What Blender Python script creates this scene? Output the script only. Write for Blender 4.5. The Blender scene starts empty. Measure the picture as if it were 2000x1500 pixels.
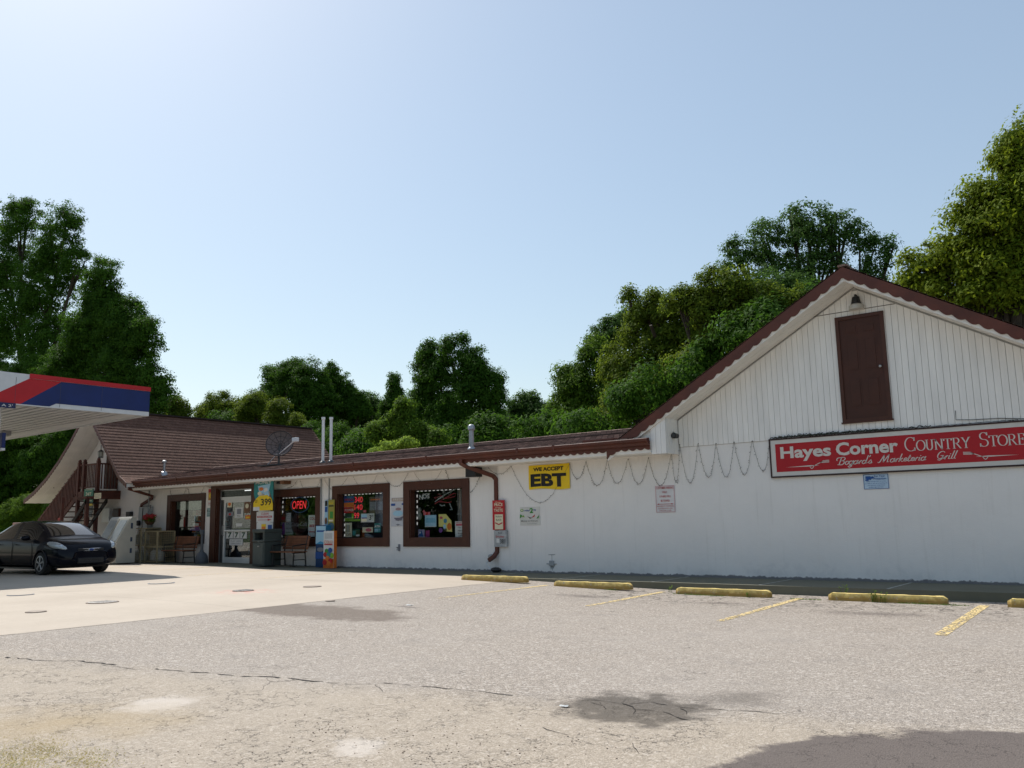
import bpy, bmesh, math, random
import numpy as np
from mathutils import Vector, Matrix, Euler
random.seed(7); RN = np.random.default_rng(11)
S = bpy.context.scene
COL = S.collection
R_ = math.radians
# ------------------------------------------------------------------ camera
CAMF = 1693.0; CAMZ = 1.3
def _nz(v): return v/np.linalg.norm(v)
_U = _nz(np.array([-220, 10730, -CAMF])); _L = np.array([-2190, -312., -CAMF]); _L = _nz(_L-_U*(_L@_U))
_X = -_L; _Y = np.cross(_U, _X); ROT = np.stack([_X, _Y, _U])
cd = bpy.data.cameras.new('camera'); cam = bpy.data.objects.new('camera', cd); COL.objects.link(cam)
cd.sensor_width = 36; cd.lens = CAMF/2000*36; cd.clip_end = 2000; cd.clip_start = 0.05
cam.matrix_world = Matrix.Translation((0, 0, CAMZ)) @ Matrix([list(r) for r in ROT]).to_4x4()
S.camera = cam
def ray(x, y): return ROT @ np.array([(x-1000)/CAMF, -(y-750)/CAMF, -1.])
def wp(x, y, Y=17.75):               # survey helper: point of the wall plane Y seen at a photo pixel
    r = ray(x, y); t = Y/r[1]; return (r[0]*t, CAMZ+r[2]*t)
def gp(x, y, z=0.0):
    r = ray(x, y); t = (z-CAMZ)/r[2]; return (r[0]*t, r[1]*t)
# ------------------------------------------------------------------ light
SUN = Vector((-.82, .26, 1.0)).normalized()
w = bpy.data.worlds.new('World'); S.world = w; w.use_nodes = True
nt = w.node_tree; bg = nt.nodes['Background']; bg.inputs[1].default_value = 0.107
sky = nt.nodes.new('ShaderNodeTexSky'); sky.sky_type = 'NISHITA'; sky.sun_disc = False
sky.sun_elevation = math.asin(SUN.z); sky.sun_rotation = math.atan2(SUN.x, SUN.y)
sky.air_density = 1.25; sky.dust_density = 1.1; sky.ozone_density = 1.0; sky.altitude = 100
hz = nt.nodes.new('ShaderNodeMix'); hz.data_type = 'RGBA'; hz.inputs[0].default_value = .30; hz.inputs[7].default_value = (4.8, 5.8, 7.1, 1)   # even summer haze in the air
nt.links.new(sky.outputs[0], hz.inputs[6]); tn = nt.nodes.new('ShaderNodeVectorMath'); tn.operation = 'MULTIPLY'; tn.inputs[1].default_value = (.955, .965, .94); nt.links.new(hz.outputs[2], tn.inputs[0]); nt.links.new(tn.outputs[0], bg.inputs[0])
sl = bpy.data.lights.new('sun', 'SUN'); sl.energy = 4.2; sl.angle = R_(0.53); sl.color = (1, .955, .89)
so = bpy.data.objects.new('sun', sl); COL.objects.link(so); so.rotation_euler = SUN.to_track_quat('Z', 'Y').to_euler()
S.view_settings.view_transform = 'Standard'; S.view_settings.look = 'None'; S.view_settings.exposure = 0.3; S.view_settings.gamma = 1
S.cycles.max_bounces = 6; S.cycles.transparent_max_bounces = 12
# ------------------------------------------------------------------ materials
def lin(c): return tuple(((v/12.92) if v <= .04045 else ((v+.055)/1.055)**2.4) for v in c)
def hx(h): return lin(tuple(int(h[i:i+2], 16)/255 for i in (0, 2, 4)))
MATS = {}
def mat(name, col, rough=.7, metal=0, var=.12, scale=3., bump=0., bscale=40., emis=0, spec=.4, coat=0, stretch=None):
    if name in MATS: return MATS[name]
    m = bpy.data.materials.new(name); m.use_nodes = True; n = m.node_tree; b = n.nodes['Principled BSDF']
    b.inputs['Roughness'].default_value = rough; b.inputs['Metallic'].default_value = metal
    b.inputs['Specular IOR Level'].default_value = spec; b.inputs['Coat Weight'].default_value = coat
    tc = n.nodes.new('ShaderNodeTexCoord'); src = tc.outputs['Object']
    if stretch:
        mp = n.nodes.new('ShaderNodeMapping'); mp.inputs['Scale'].default_value = stretch; n.links.new(src, mp.inputs[0]); src = mp.outputs[0]
    if var > 0:
        ns = n.nodes.new('ShaderNodeTexNoise'); ns.inputs['Scale'].default_value = scale; ns.inputs['Detail'].default_value = 6; ns.inputs['Roughness'].default_value = .6
        n.links.new(src, ns.inputs['Vector'])
        mr = n.nodes.new('ShaderNodeMapRange'); mr.inputs[1].default_value = .3; mr.inputs[2].default_value = .7
        mr.inputs[3].default_value = 1-var; mr.inputs[4].default_value = 1+var; n.links.new(ns.outputs[0], mr.inputs[0])
        mx = n.nodes.new('ShaderNodeVectorMath'); mx.operation = 'SCALE'; mx.inputs[0].default_value = col
        n.links.new(mr.outputs[0], mx.inputs['Scale']); n.links.new(mx.outputs[0], b.inputs['Base Color'])
    else: b.inputs['Base Color'].default_value = (*col, 1)
    if bump > 0:
        nb = n.nodes.new('ShaderNodeTexNoise'); nb.inputs['Scale'].default_value = bscale; nb.inputs['Detail'].default_value = 5
        n.links.new(src, nb.inputs['Vector'])
        bp = n.nodes.new('ShaderNodeBump'); bp.inputs['Strength'].default_value = bump; bp.inputs['Distance'].default_value = .01
        n.links.new(nb.outputs[0], bp.inputs['Height']); n.links.new(bp.outputs[0], b.inputs['Normal'])
    if emis > 0:
        b.inputs['Emission Color'].default_value = (*col, 1); b.inputs['Emission Strength'].default_value = emis
    MATS[name] = m; return m
class NG:                            # tiny shader-graph writer
    def __init__(s, m): s.t = m.node_tree
    def n(s, typ, **k):
        x = s.t.nodes.new(typ)
        for a, v in k.items(): setattr(x, a, v)
        return x
    def l(s, a, b): s.t.links.new(a, b)
    def math(s, op, a, b=None, c=None, clamp=False):
        x = s.n('ShaderNodeMath', operation=op, use_clamp=clamp)
        for i, v in enumerate((a, b, c)):
            if v is None: continue
            if isinstance(v, (int, float)): x.inputs[i].default_value = v
            else: s.l(v, x.inputs[i])
        return x.outputs[0]
    def noise(s, vec, scale, detail=5, rough=.55, dist=0):
        x = s.n('ShaderNodeTexNoise'); x.inputs['Scale'].default_value = scale; x.inputs['Detail'].default_value = detail
        x.inputs['Roughness'].default_value = rough; x.inputs['Distortion'].default_value = dist; s.l(vec, x.inputs['Vector']); return x.outputs[0]
    def ramp(s, f, a, b, lo=0., hi=1.):
        x = s.n('ShaderNodeMapRange', clamp=True); s.l(f, x.inputs[0])
        for i, v in enumerate((a, b, lo, hi)): x.inputs[i+1].default_value = v
        return x.outputs[0]
    def mix(s, f, a, b):
        x = s.n('ShaderNodeMix', data_type='RGBA')
        if isinstance(f, (int, float)): x.inputs[0].default_value = f
        else: s.l(f, x.inputs[0])
        for i, v in ((6, a), (7, b)):
            if isinstance(v, tuple): x.inputs[i].default_value = (*v[:3], 1)
            else: s.l(v, x.inputs[i])
        return x.outputs[2]
def base(name, rough=.85):
    m = bpy.data.materials.new(name); m.use_nodes = True; MATS[name] = m; g = NG(m)
    b = m.node_tree.nodes['Principled BSDF']; b.inputs['Roughness'].default_value = rough; b.inputs['Specular IOR Level'].default_value = .3
    geo = g.n('ShaderNodeNewGeometry'); return m, g, b, geo.outputs['Position']
def blob(g, P, cx, cy, rx, ry, rot, amt=.5, nscale=2.0, soft=.25):     # an irregular stain/patch at its place on the ground
    mp = g.n('ShaderNodeMapping', vector_type='TEXTURE'); mp.inputs['Location'].default_value = (cx, cy, 0)
    mp.inputs['Rotation'].default_value = (0, 0, R_(rot)); mp.inputs['Scale'].default_value = (rx, ry, 1); g.l(P, mp.inputs[0])
    sp = g.n('ShaderNodeSeparateXYZ'); g.l(mp.outputs[0], sp.inputs[0])
    d = g.math('SQRT', g.math('ADD', g.math('MULTIPLY', sp.outputs[0], sp.outputs[0]), g.math('MULTIPLY', sp.outputs[1], sp.outputs[1])))
    nn = g.noise(P, nscale, 6, .6)
    d2 = g.math('ADD', d, g.math('MULTIPLY', g.math('SUBTRACT', nn, .5), amt*2))
    return g.ramp(d2, 1.0, 1.0-soft)
# ------------------------------------------------------------------ asphalt 
def asphalt_mat():
    m, g, b, P = base('asphalt', .9)
    flat = g.n('ShaderNodeVectorMath', operation='MULTIPLY'); g.l(P, flat.inputs[0]); flat.inputs[1].default_value = (1, 1, 0)
    P = flat.outputs[0]
    v = g.n('ShaderNodeTexVoronoi'); v.inputs['Scale'].default_value = 88; g.l(P, v.inputs['Vector'])
    v2 = g.n('ShaderNodeTexVoronoi'); v2.inputs['Scale'].default_value = 40; g.l(P, v2.inputs['Vector'])
    sep = g.n('ShaderNodeSeparateColor'); g.l(v.outputs['Color'], sep.inputs[0])
    sep2 = g.n('ShaderNodeSeparateColor'); g.l(v2.outputs['Color'], sep2.inputs[0])
    stone = g.mix(sep.outputs[0], (.19, .16, .132), (.58, .50, .42))
    stone = g.mix(g.ramp(sep2.outputs[1], .8, 1.), stone, (.66, .59, .52))
    gap = g.ramp(v.outputs['Distance'], .30, .62)
    col = g.mix(g.math('MULTIPLY', gap, .45), stone, (.075, .066, .058))
    big = g.noise(P, .35, 7, .6); big2 = g.noise(P, 1.7, 6, .65)
    col = g.mix(g.ramp(big, .35, .68, 0, .45), col, (.37, .33, .29))
    col = g.mix(g.ramp(big2, .55, .75, 0, .4), col, (.20, .18, .165))
    # tan worn apron near the road
    sp = g.n('ShaderNodeSeparateXYZ'); g.l(P, sp.inputs[0])
    apron = g.ramp(g.math('ADD', g.math('SUBTRACT', sp.outputs[1], g.math('MULTIPLY', sp.outputs[0], .235)), g.math('MULTIPLY', big2, .7)), 7.6, 6.9)
    col = g.mix(g.math('MULTIPLY', apron, .34), col, (.46, .375, .27))
    # fine crazing and wide map cracks
    def cracks(sc, w, amp, th):
        nv = g.n('ShaderNodeTexNoise'); nv.inputs['Scale'].default_value = sc*2.2; nv.inputs['Detail'].default_value = 4; g.l(P, nv.inputs['Vector'])
        ad = g.n('ShaderNodeVectorMath', operation='MULTIPLY_ADD'); g.l(nv.outputs['Color'], ad.inputs[0]); ad.inputs[1].default_value = (amp,)*3; g.l(P, ad.inputs[2])
        e = g.n('ShaderNodeTexVoronoi', feature='DISTANCE_TO_EDGE'); e.inputs['Scale'].default_value = sc; g.l(ad.outputs[0], e.inputs['Vector'])
        return g.math('MULTIPLY', g.ramp(e.outputs['Distance'], w, w*.3), g.ramp(g.noise(P, sc*.35, 3), th, th+.1))
    c1 = cracks(3.2, .014, .25, .62); c2 = cracks(.9, .004, .5, .60); c3 = cracks(7.5, .03, .12, .62)
    stall = g.math('MULTIPLY', cracks(3.4, .055, .25, .32), g.math('MULTIPLY', g.ramp(sp.outputs[1], 12.8, 14.2), g.ramp(sp.outputs[0], -10.5, -9)))
    cr = g.math('MAXIMUM', g.math('MAXIMUM', c1, c3), g.math('MAXIMUM', c2, stall))
    near = cracks(5.2, .022, .3, .47)
    near = g.math('MULTIPLY', near, apron); cr = g.math('MAXIMUM', cr, near)
    col = g.mix(g.math('MULTIPLY', cr, .68), col, (.07, .06, .05))
    # stains, seal patches
    damp = g.math('MAXIMUM', blob(g, P, -11.5, 9.25, 2.3, .85, 6, .7, 1.5, .3), 0)
    col = g.mix(g.math('MULTIPLY', damp, .7), col, (.11, .08, .06))
    oil = g.math('MAXIMUM', blob(g, P, -3.62, 6.1, .68, .66, 38, 1.0, 3.6, .4), g.math('MULTIPLY', blob(g, P, -3.15, 6.75, .75, .45, 38, .9, 2.5, .9), .6))
    col = g.mix(g.math('MULTIPLY', oil, .75), col, (.055, .045, .036))
    for (a, c, d, e, r) in ((-9.2, 13.9, .8, .35, 0), (-3.9, 13.5, .9, .35, 8), (-6.6, 14.0, .6, .25, 0), (-10.6, 10.6, .5, .12, 0)):
        col = g.mix(g.math('MULTIPLY', blob(g, P, a, c, d, e, r, .8, 3, .9), .55), col, (.07, .055, .05))
    seal = blob(g, P, -.7, 4.7, 1.8, 2.15, 0, .2, 2.2, .05)
    sealc = g.mix(g.noise(P, 60, 3), (.07, .056, .05), (.155, .128, .116))
    col = g.mix(g.math('MULTIPLY', seal, .93), col, sealc)
    for (a, c, d, e, r) in ((-7.03, 4.11, .34, .42, 38), (-4.54, 4.09, .2, .3, 38)):
        col = g.mix(g.math('MULTIPLY', blob(g, P, a, c, d, e, r, .95, 5, .5), .62), col, (.58, .52, .46))
    soil = blob(g, P, -7.0, 3.3, 1.2, .8, 38, .8, 2, .9); col = g.mix(g.math('MULTIPLY', soil, .6), col, (.36, .27, .15))
    pit = g.math('MULTIPLY', g.ramp(g.noise(P, 26, 4, .6), .66, .72), blob(g, P, -5.0, 4.5, 1.3, .9, 38, .8, 2, .9)); col = g.mix(g.math('MULTIPLY', pit, .7), col, (.10, .065, .05))
    g.l(col, b.inputs['Base Color'])
    h = g.math('SUBTRACT', g.math('MULTIPLY', g.ramp(v.outputs['Distance'], .6, .1), .6), g.math('MULTIPLY', cr, 2.2))
    bp = g.n('ShaderNodeBump'); bp.inputs['Strength'].default_value = .75; bp.inputs['Distance'].default_value = .006
    g.l(h, bp.inputs['Height']); g.l(bp.outputs[0], b.inputs['Normal'])
    return m
def concrete_mat(name, c0, c1, paint=True):
    m, g, b, P = base(name, .85)
    a = g.noise(P, .5, 7, .62); c = g.noise(P, 9, 6, .6); f = g.noise(P, 90, 3)
    col = g.mix(g.ramp(a, .3, .7), c0, c1)
    col = g.mix(g.ramp(c, .5, .75, 0, .35), col, tuple(x*.72 for x in c0))
    col = g.mix(g.ramp(f, .5, .8, 0, .3), col, tuple(x*.6 for x in c0))
    if paint:
        sp = g.n('ShaderNodeSeparateXYZ'); g.l(P, sp.inputs[0])
        def joint(o, per, off):
            t = g.math('FRACT', g.math('DIVIDE', g.math('ADD', o, off), per)); t = g.math('ABSOLUTE', g.math('SUBTRACT', t, .5))
            return g.ramp(t, .5-.012/per, .5-.004/per)
        j = g.math('MAXIMUM', joint(sp.outputs[0], 4.6, 12.3), joint(sp.outputs[1], 4.6, .4))
        col = g.mix(g.math('MULTIPLY', j, .5), col, (.16, .14, .12))
        for (a_, c_, d, e, r) in ((-23, 12.5, 1.2, .4, 10), (-17, 13.6, 2., .3, 5), (-19.3, 9.0, .9, .4, 40)):
            col = g.mix(g.math('MULTIPLY', blob(g, P, a_, c_, d, e, r, .8, 2, .9), .3), col, (.25, .21, .17))
        red = blob(g, P, -15.4, 10.75, .95, .75, 0, .9, 3, .9)
        col = g.mix(g.math('MULTIPLY', g.math('MULTIPLY', red, g.ramp(g.noise(P, 6, 4), .45, .6)), .75), col, (.62, .16, .14))
    g.l(col, b.inputs['Base Color'])
    bp = g.n('ShaderNodeBump'); bp.inputs['Strength'].default_value = .3; bp.inputs['Distance'].default_value = .004
    g.l(f, bp.inputs['Height']); g.l(bp.outputs[0], b.inputs['Normal'])
    return m
def wall_mat():
    m, g, b, P = base('white_painted_stucco', .75)
    a = g.noise(P, 1.2, 6, .6); c = g.noise(P, 7, 6, .6); f = g.noise(P, 55, 4)
    col = g.mix(g.ramp(a, .3, .75), (.82, .80, .775), (.77, .75, .725))
    sp = g.n('ShaderNodeSeparateXYZ'); g.l(P, sp.inputs[0])
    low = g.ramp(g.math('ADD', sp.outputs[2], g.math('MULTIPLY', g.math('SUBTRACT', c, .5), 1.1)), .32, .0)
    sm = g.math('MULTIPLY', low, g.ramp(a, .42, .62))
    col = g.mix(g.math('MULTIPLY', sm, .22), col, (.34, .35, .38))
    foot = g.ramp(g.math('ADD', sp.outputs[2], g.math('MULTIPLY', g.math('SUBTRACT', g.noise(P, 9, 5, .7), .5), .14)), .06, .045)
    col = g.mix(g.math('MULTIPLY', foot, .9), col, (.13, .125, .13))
    scuff = g.math('MULTIPLY', g.ramp(g.noise(P, 14, 7, .75), .66, .72), g.ramp(g.noise(P, 1.1, 2), .52, .62))
    col = g.mix(g.math('MULTIPLY', scuff, .35), col, (.38, .37, .37))
    # faint vertical run-off streaks
    mp = g.n('ShaderNodeMapping'); mp.inputs['Scale'].default_value = (4.5, 1, .22); g.l(P, mp.inputs[0])
    st = g.noise(mp.outputs[0], 2.2, 6, .65)
    col = g.mix(g.ramp(st, .55, .78, 0, .28), col, (.50, .48, .44))
    g.l(col, b.inputs['Base Color'])
    bp = g.n('ShaderNodeBump'); bp.inputs['Strength'].default_value = .35; bp.inputs['Distance'].default_value = .01
    hh = g.math('ADD', f, g.math('MULTIPLY', c, 1.5)); g.l(hh, bp.inputs['Height']); g.l(bp.outputs[0], b.inputs['Normal'])
    return m
def shingle_mat(name, axis, ca, cb, cc):
    # rows follow z (steep) or y (low); per-tab colour from a brick pattern
    m, g, b, P = base(name, .9)
    sp = g.n('ShaderNodeSeparateXYZ'); g.l(P, sp.inputs[0])
    cx = g.n('ShaderNodeCombineXYZ')
    if axis == 'low': g.l(sp.outputs[0], cx.inputs[0]); g.l(g.math('MULTIPLY', sp.outputs[1], 1.016), cx.inputs[1])
    else: g.l(sp.outputs[1], cx.inputs[0]); g.l(g.math('MULTIPLY', sp.outputs[2], 1.414), cx.inputs[1])
    br = g.n('ShaderNodeTexBrick'); g.l(cx.outputs[0], br.inputs['Vector']); br.inputs['Scale'].default_value = 1
    br.inputs['Brick Width'].default_value = .17; br.inputs['Row Height'].default_value = .142; br.inputs['Mortar Size'].default_value = .006
    br.inputs['Color1'].default_value = (0, 0, 0, 1); br.inputs['Color2'].default_value = (1, 1, 1, 1); br.inputs['Mortar'].default_value = (0, 0, 0, 1)
    s2 = g.n('ShaderNodeSeparateColor'); g.l(br.outputs['Color'], s2.inputs[0])
    col = g.mix(s2.outputs[0], ca, cb)
    col = g.mix(g.ramp(g.noise(P, 3.2, 4), .5, .7, 0, .6), col, cc)
    col = g.mix(g.ramp(g.noise(P, 150, 2), .4, .8, 0, .35), col, tuple(x*1.9 for x in cb))
    col = g.mix(g.math('MULTIPLY', br.outputs['Fac'], .6), col, (.02, .016, .014))
    g.l(col, b.inputs['Base Color'])
    bp = g.n('ShaderNodeBump'); bp.inputs['Strength'].default_value = .5; bp.inputs['Distance'].default_value = .01
    g.l(g.math('SUBTRACT', g.noise(P, 120, 2), br.outputs['Fac']), bp.inputs['Height']); g.l(bp.outputs[0], b.inputs['Normal'])
    return m
def leaf_mat(name, c0, c1, trans=.3):
    if name in MATS: return MATS[name]
    m = bpy.data.materials.new(name); m.use_nodes = True; MATS[name] = m; g = NG(m)
    b = m.node_tree.nodes['Principled BSDF']; out = m.node_tree.nodes['Material Output']
    tc = g.n('ShaderNodeTexCoord'); P = tc.outputs['Object']
    wn = g.n('ShaderNodeTexWhiteNoise'); sn = g.n('ShaderNodeVectorMath', operation='SNAP'); g.l(P, sn.inputs[0]); sn.inputs[1].default_value = (.13, .13, .13); g.l(sn.outputs[0], wn.inputs[0])
    f = g.math('ADD', g.math('MULTIPLY', g.noise(P, .8, 5), .62), g.math('MULTIPLY', wn.outputs[0], .5))
    col = g.mix(g.ramp(f, .32, .82), c0, c1)
    g.l(col, b.inputs['Base Color']); b.inputs['Roughness'].default_value = .7; b.inputs['Specular IOR Level'].default_value = .07
    tr = g.n('ShaderNodeBsdfTranslucent'); tcx = g.mix(.5, col, tuple(x*2.0 for x in c1)); g.l(tcx, tr.inputs[0])
    ms = g.n('ShaderNodeMixShader'); ms.inputs[0].default_value = trans
    g.l(b.outputs[0], ms.inputs[1]); g.l(tr.outputs[0], ms.inputs[2]); g.l(ms.outputs[0], out.inputs[0])
    return m
def glass_mat(name, tint=(.8, .85, .86), r=.0, boost=1.0):
    m = bpy.data.materials.new(name); m.use_nodes = True; MATS[name] = m; g = NG(m)
    out = m.node_tree.nodes['Material Output']
    fr = g.n('ShaderNodeFresnel'); fr.inputs[0].default_value = 1.45
    tp = g.n('ShaderNodeBsdfTransparent'); tp.inputs[0].default_value = (*tint, 1)
    gl = g.n('ShaderNodeBsdfGlossy'); gl.inputs['Roughness'].default_value = r; gl.inputs[0].default_value = (.9, .93, .95, 1)
    ms = g.n('ShaderNodeMixShader'); g.l(g.math('MULTIPLY', fr.outputs[0], boost, clamp=True), ms.inputs[0]); g.l(tp.outputs[0], ms.inputs[1]); g.l(gl.outputs[0], ms.inputs[2])
    g.l(ms.outputs[0], out.inputs[0]); return m
asphalt = asphalt_mat()
concrete = concrete_mat('pad_concrete', (.50, .43, .35), (.42, .355, .285))
walk_c = concrete_mat('sidewalk_concrete', (.17, .165, .125), (.13, .128, .092), False)
stucco = wall_mat()
shing_low = shingle_mat('low_roof_shingles', 'low', (.070, .042, .034), (.30, .205, .17), (.155, .10, .082))
shing_steep = shingle_mat('steep_roof_shingles', 'steep', (.095, .046, .030), (.155, .078, .054), (.12, .060, .043))
M = mat
white_trim = M('white_trim_paint', (.76, .735, .69), .6, var=.07, scale=2.5, bump=.1)
siding = M('white_siding_paint', (.80, .785, .755), .6, var=.08, scale=1.6, bump=.15, bscale=20, stretch=(3, 1, .5))
redbrown = M('red_brown_paint', (.095, .025, .014), .5, var=.25, scale=2., bump=.15)
framebrown = M('dark_brown_trim', (.062, .018, .008), .5, var=.18, scale=3., bump=.12)
doorbrown = M('brown_door_paint', (.052, .014, .006), .55, var=.2, scale=2.)
stairbrown = M('stained_stair_wood', (.09, .028, .018), .7, var=.35, scale=5., bump=.2)
alu = M('white_aluminium', (.62, .63, .62), .4, metal=.2, var=.06)
alum = M('mill_aluminium', (.42, .43, .44), .4, metal=.8, var=.1)
black = M('black_plastic', (.015, .015, .016), .45, var=.1)
darkgray = M('dark_grey_metal', (.06, .062, .064), .5, metal=.3)
grayp = M('grey_paint', (.30, .32, .33), .5, var=.12, bump=.1)
pvc = M('grey_white_pvc', (.62, .64, .66), .4, var=.08)
galv = M('galvanised_metal', (.34, .35, .37), .42, metal=.75, var=.22, scale=8)
wood = M('bench_slat_wood', (.16, .062, .028), .6, var=.3, scale=6, bump=.2)
trash = M('dark_green_grey_resin', (.045, .06, .058), .6, var=.15, bump=.2)
paper = M('white_paper', (.66, .66, .64), .7, var=.05)
glass = glass_mat('shop_window_glass', (.93, .95, .95), boost=.25)
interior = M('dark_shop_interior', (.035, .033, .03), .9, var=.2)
yellowp = M('worn_yellow_paint', (.62, .40, .055), .75, var=.3, scale=9, bump=.4, bscale=60)
# ------------------------------------------------------------------ mesh helpers
class MB:
    def __init__(s): s.v = []; s.f = []; s.mi = []; s.ms = []
    def _m(s, m):
        if m not in s.ms: s.ms.append(m)
        return s.ms.index(m)
    def add(s, vs, fs, m):
        o = len(s.v); s.v += [tuple(map(float, v)) for v in vs]; i = s._m(m)
        for f in fs: s.f.append(tuple(o+k for k in f)); s.mi.append(i)
        return s
    def box(s, x0, x1, y0, y1, z0, z1, m, bev=0.0):
        if x0 > x1: x0, x1 = x1, x0
        if y0 > y1: y0, y1 = y1, y0
        if z0 > z1: z0, z1 = z1, z0
        if bev > 0:
            bm = bmesh.new(); bmesh.ops.create_cube(bm, size=1)
            for v in bm.verts: v.co = Vector((x0+(v.co.x+.5)*(x1-x0), y0+(v.co.y+.5)*(y1-y0), z0+(v.co.z+.5)*(z1-z0)))
            bmesh.ops.bevel(bm, geom=bm.edges[:], offset=bev, segments=2, affect='EDGES', profile=.6)
            bm.verts.index_update(); s.add([v.co[:] for v in bm.verts], [[v.index for v in f.verts] for f in bm.faces], m); bm.free(); return s
        vs = [(x, y, z) for x in (x0, x1) for y in (y0, y1) for z in (z0, z1)]
        return s.add(vs, [(0, 1, 3, 2), (4, 6, 7, 5), (0, 4, 5, 1), (2, 3, 7, 6), (0, 2, 6, 4), (1, 5, 7, 3)], m)
    def prism(s, poly, d0, d1, m, ax='y'):       # poly of (a,b); extruded along ax
        n = len(poly)
        def P(a, b, d): return {'y': (a, d, b), 'x': (d, a, b), 'z': (a, b, d)}[ax]
        vs = [P(a, b, d0) for a, b in poly]+[P(a, b, d1) for a, b in poly]
        return s.add(vs, [tuple(range(n)), tuple(range(2*n-1, n-1, -1))]+[(i, i+n, (i+1) % n+n, (i+1) % n) for i in range(n)], m)
    def tube(s, pts, r, m, seg=10, cap=True):
        pts = [Vector(p) for p in pts]; n = len(pts)
        rs = r if isinstance(r, (list, tuple)) else [r]*n; vs = []; up = None
        for i, p in enumerate(pts):
            t = (pts[min(i+1, n-1)]-pts[max(i-1, 0)]).normalized()
            a = Vector((0, 0, 1)) if abs(t.z) < .9 else Vector((1, 0, 0))
            if up is not None and abs(up.dot(t)) < .95: a = up
            u = (a-t*a.dot(t)).normalized(); up = u; w_ = t.cross(u)
            for k in range(seg):
                an = 2*math.pi*k/seg; vs.append(p+(u*math.cos(an)+w_*math.sin(an))*rs[i])
        fs = [(i*seg+k, i*seg+(k+1) % seg, (i+1)*seg+(k+1) % seg, (i+1)*seg+k) for i in range(n-1) for k in range(seg)]
        if cap: fs += [tuple(range(seg-1, -1, -1)), tuple((n-1)*seg+k for k in range(seg))]
        return s.add(vs, fs, m)
    def rtube(s, pts, a, b, m):                   # rectangular section pipe (downspouts)
        pts = [Vector(p) for p in pts]; n = len(pts); vs = []
        for i, p in enumerate(pts):
            t0 = (pts[i]-pts[i-1]).normalized() if i else (pts[1]-pts[0]).normalized()
            t1 = (pts[i+1]-pts[i]).normalized() if i < n-1 else t0
            t = (t0+t1).normalized(); u = Vector((0, 1, 0)); u = (u-t*u.dot(t)).normalized(); w_ = t.cross(u).normalized()
            k = 1/max(.5, t.dot(t0))
            for q in ((-1, -1), (1, -1), (1, 1), (-1, 1)): vs.append(p+u*q[0]*b/2+w_*q[1]*a/2*k)
        fs = [(i*4+k, i*4+(k+1) % 4, (i+1)*4+(k+1) % 4, (i+1)*4+k) for i in range(n-1) for k in range(4)]+[(3, 2, 1, 0), tuple((n-1)*4+k for k in range(4))]
        return s.add(vs, fs, m)
    def lathe(s, prof, c, m, seg=20, axis='z'):
        vs = []
        for r, h in prof:
            for k in range(seg):
                a = 2*math.pi*k/seg; x, y = r*math.cos(a), r*math.sin(a)
                vs.append({'z': (c[0]+x, c[1]+y, c[2]+h), 'y': (c[0]+x, c[1]+h, c[2]+y), 'x': (c[0]+h, c[1]+x, c[2]+y)}[axis])
        n = len(prof)
        fs = [(i*seg+k, i*seg+(k+1) % seg, (i+1)*seg+(k+1) % seg, (i+1)*seg+k) for i in range(n-1) for k in range(seg)]
        fs += [tuple(range(seg)), tuple((n-1)*seg+k for k in range(seg-1, -1, -1))]
        return s.add(vs, fs, m)
    def ball(s, c, r, m, seg=8, sc=(1, 1, 1)):
        bm = bmesh.new(); bmesh.ops.create_uvsphere(bm, u_segments=seg, v_segments=max(4, seg//2+1), radius=1); bm.verts.index_update()
        s.add([(c[0]+v.co.x*r*sc[0], c[1]+v.co.y*r*sc[1], c[2]+v.co.z*r*sc[2]) for v in bm.verts], [[v.index for v in f.verts] for f in bm.faces], m); bm.free(); return s
    def disc(s, cx, cz, y, rx, rz, m, seg=28):   # facing -Y
        return s.add([(cx+rx*math.cos(2*math.pi*k/seg), y, cz+rz*math.sin(2*math.pi*k/seg)) for k in range(seg)], [tuple(range(seg))], m)
    def quad(s, x0, x1, z0, z1, y, m): return s.add([(x0, y, z0), (x1, y, z0), (x1, y, z1), (x0, y, z1)], [(0, 1, 2, 3)], m)
    def poly(s, pts, y, m): return s.add([(a, y, b) for a, b in pts], [tuple(range(len(pts)))], m)
    def text(s, t, x0, x1, z0, z1, y, m, bold=0., shear=0., plane='y', fit=True, al=0):
        vs, fs = text_geo(t, bold, shear)
        if not len(vs): return s
        mn = vs.min(0); mx = vs.max(0); k = vs-mn; W = mx-mn; W[W == 0] = 1
        if fit: k = k/W*np.array([x1-x0, z1-z0])
        else:
            sc = (z1-z0)/W[1]; k = k*sc; wd = W[0]*sc
            if wd > x1-x0: k[:, 0] *= (x1-x0)/wd; wd = x1-x0
            k[:, 0] += ((x1-x0)-wd)*al
        if plane == 'y': V = [(x0+a, y, z0+b) for a, b in k]
        elif plane == 'x': V = [(y, x0+a, z0+b) for a, b in k]
        else: V = [(x0+a, z0+b, y) for a, b in k]
        return s.add(V, fs, m)
    def xf(s, mtx, i0=0):
        for i in range(i0, len(s.v)): s.v[i] = tuple(mtx @ Vector(s.v[i]))
        return s
    def build(s, name, parent=None, org=None, smooth=False, weld=False):
        me = bpy.data.meshes.new(name)
        if org is None: org = Vector((0, 0, 0)) if parent is None else wloc(parent)
        org = Vector(org); off = org
        me.from_pydata([(v[0]-off.x, v[1]-off.y, v[2]-off.z) for v in s.v], [], s.f)
        for m in s.ms: me.materials.append(m)
        me.polygons.foreach_set('material_index', s.mi)
        bm = bmesh.new(); bm.from_mesh(me)
        if weld: bmesh.ops.remove_doubles(bm, verts=bm.verts, dist=1e-4)
        if not getattr(s, 'keepn', False): bmesh.ops.recalc_face_normals(bm, faces=bm.faces)
        bm.to_mesh(me); bm.free()
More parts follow.
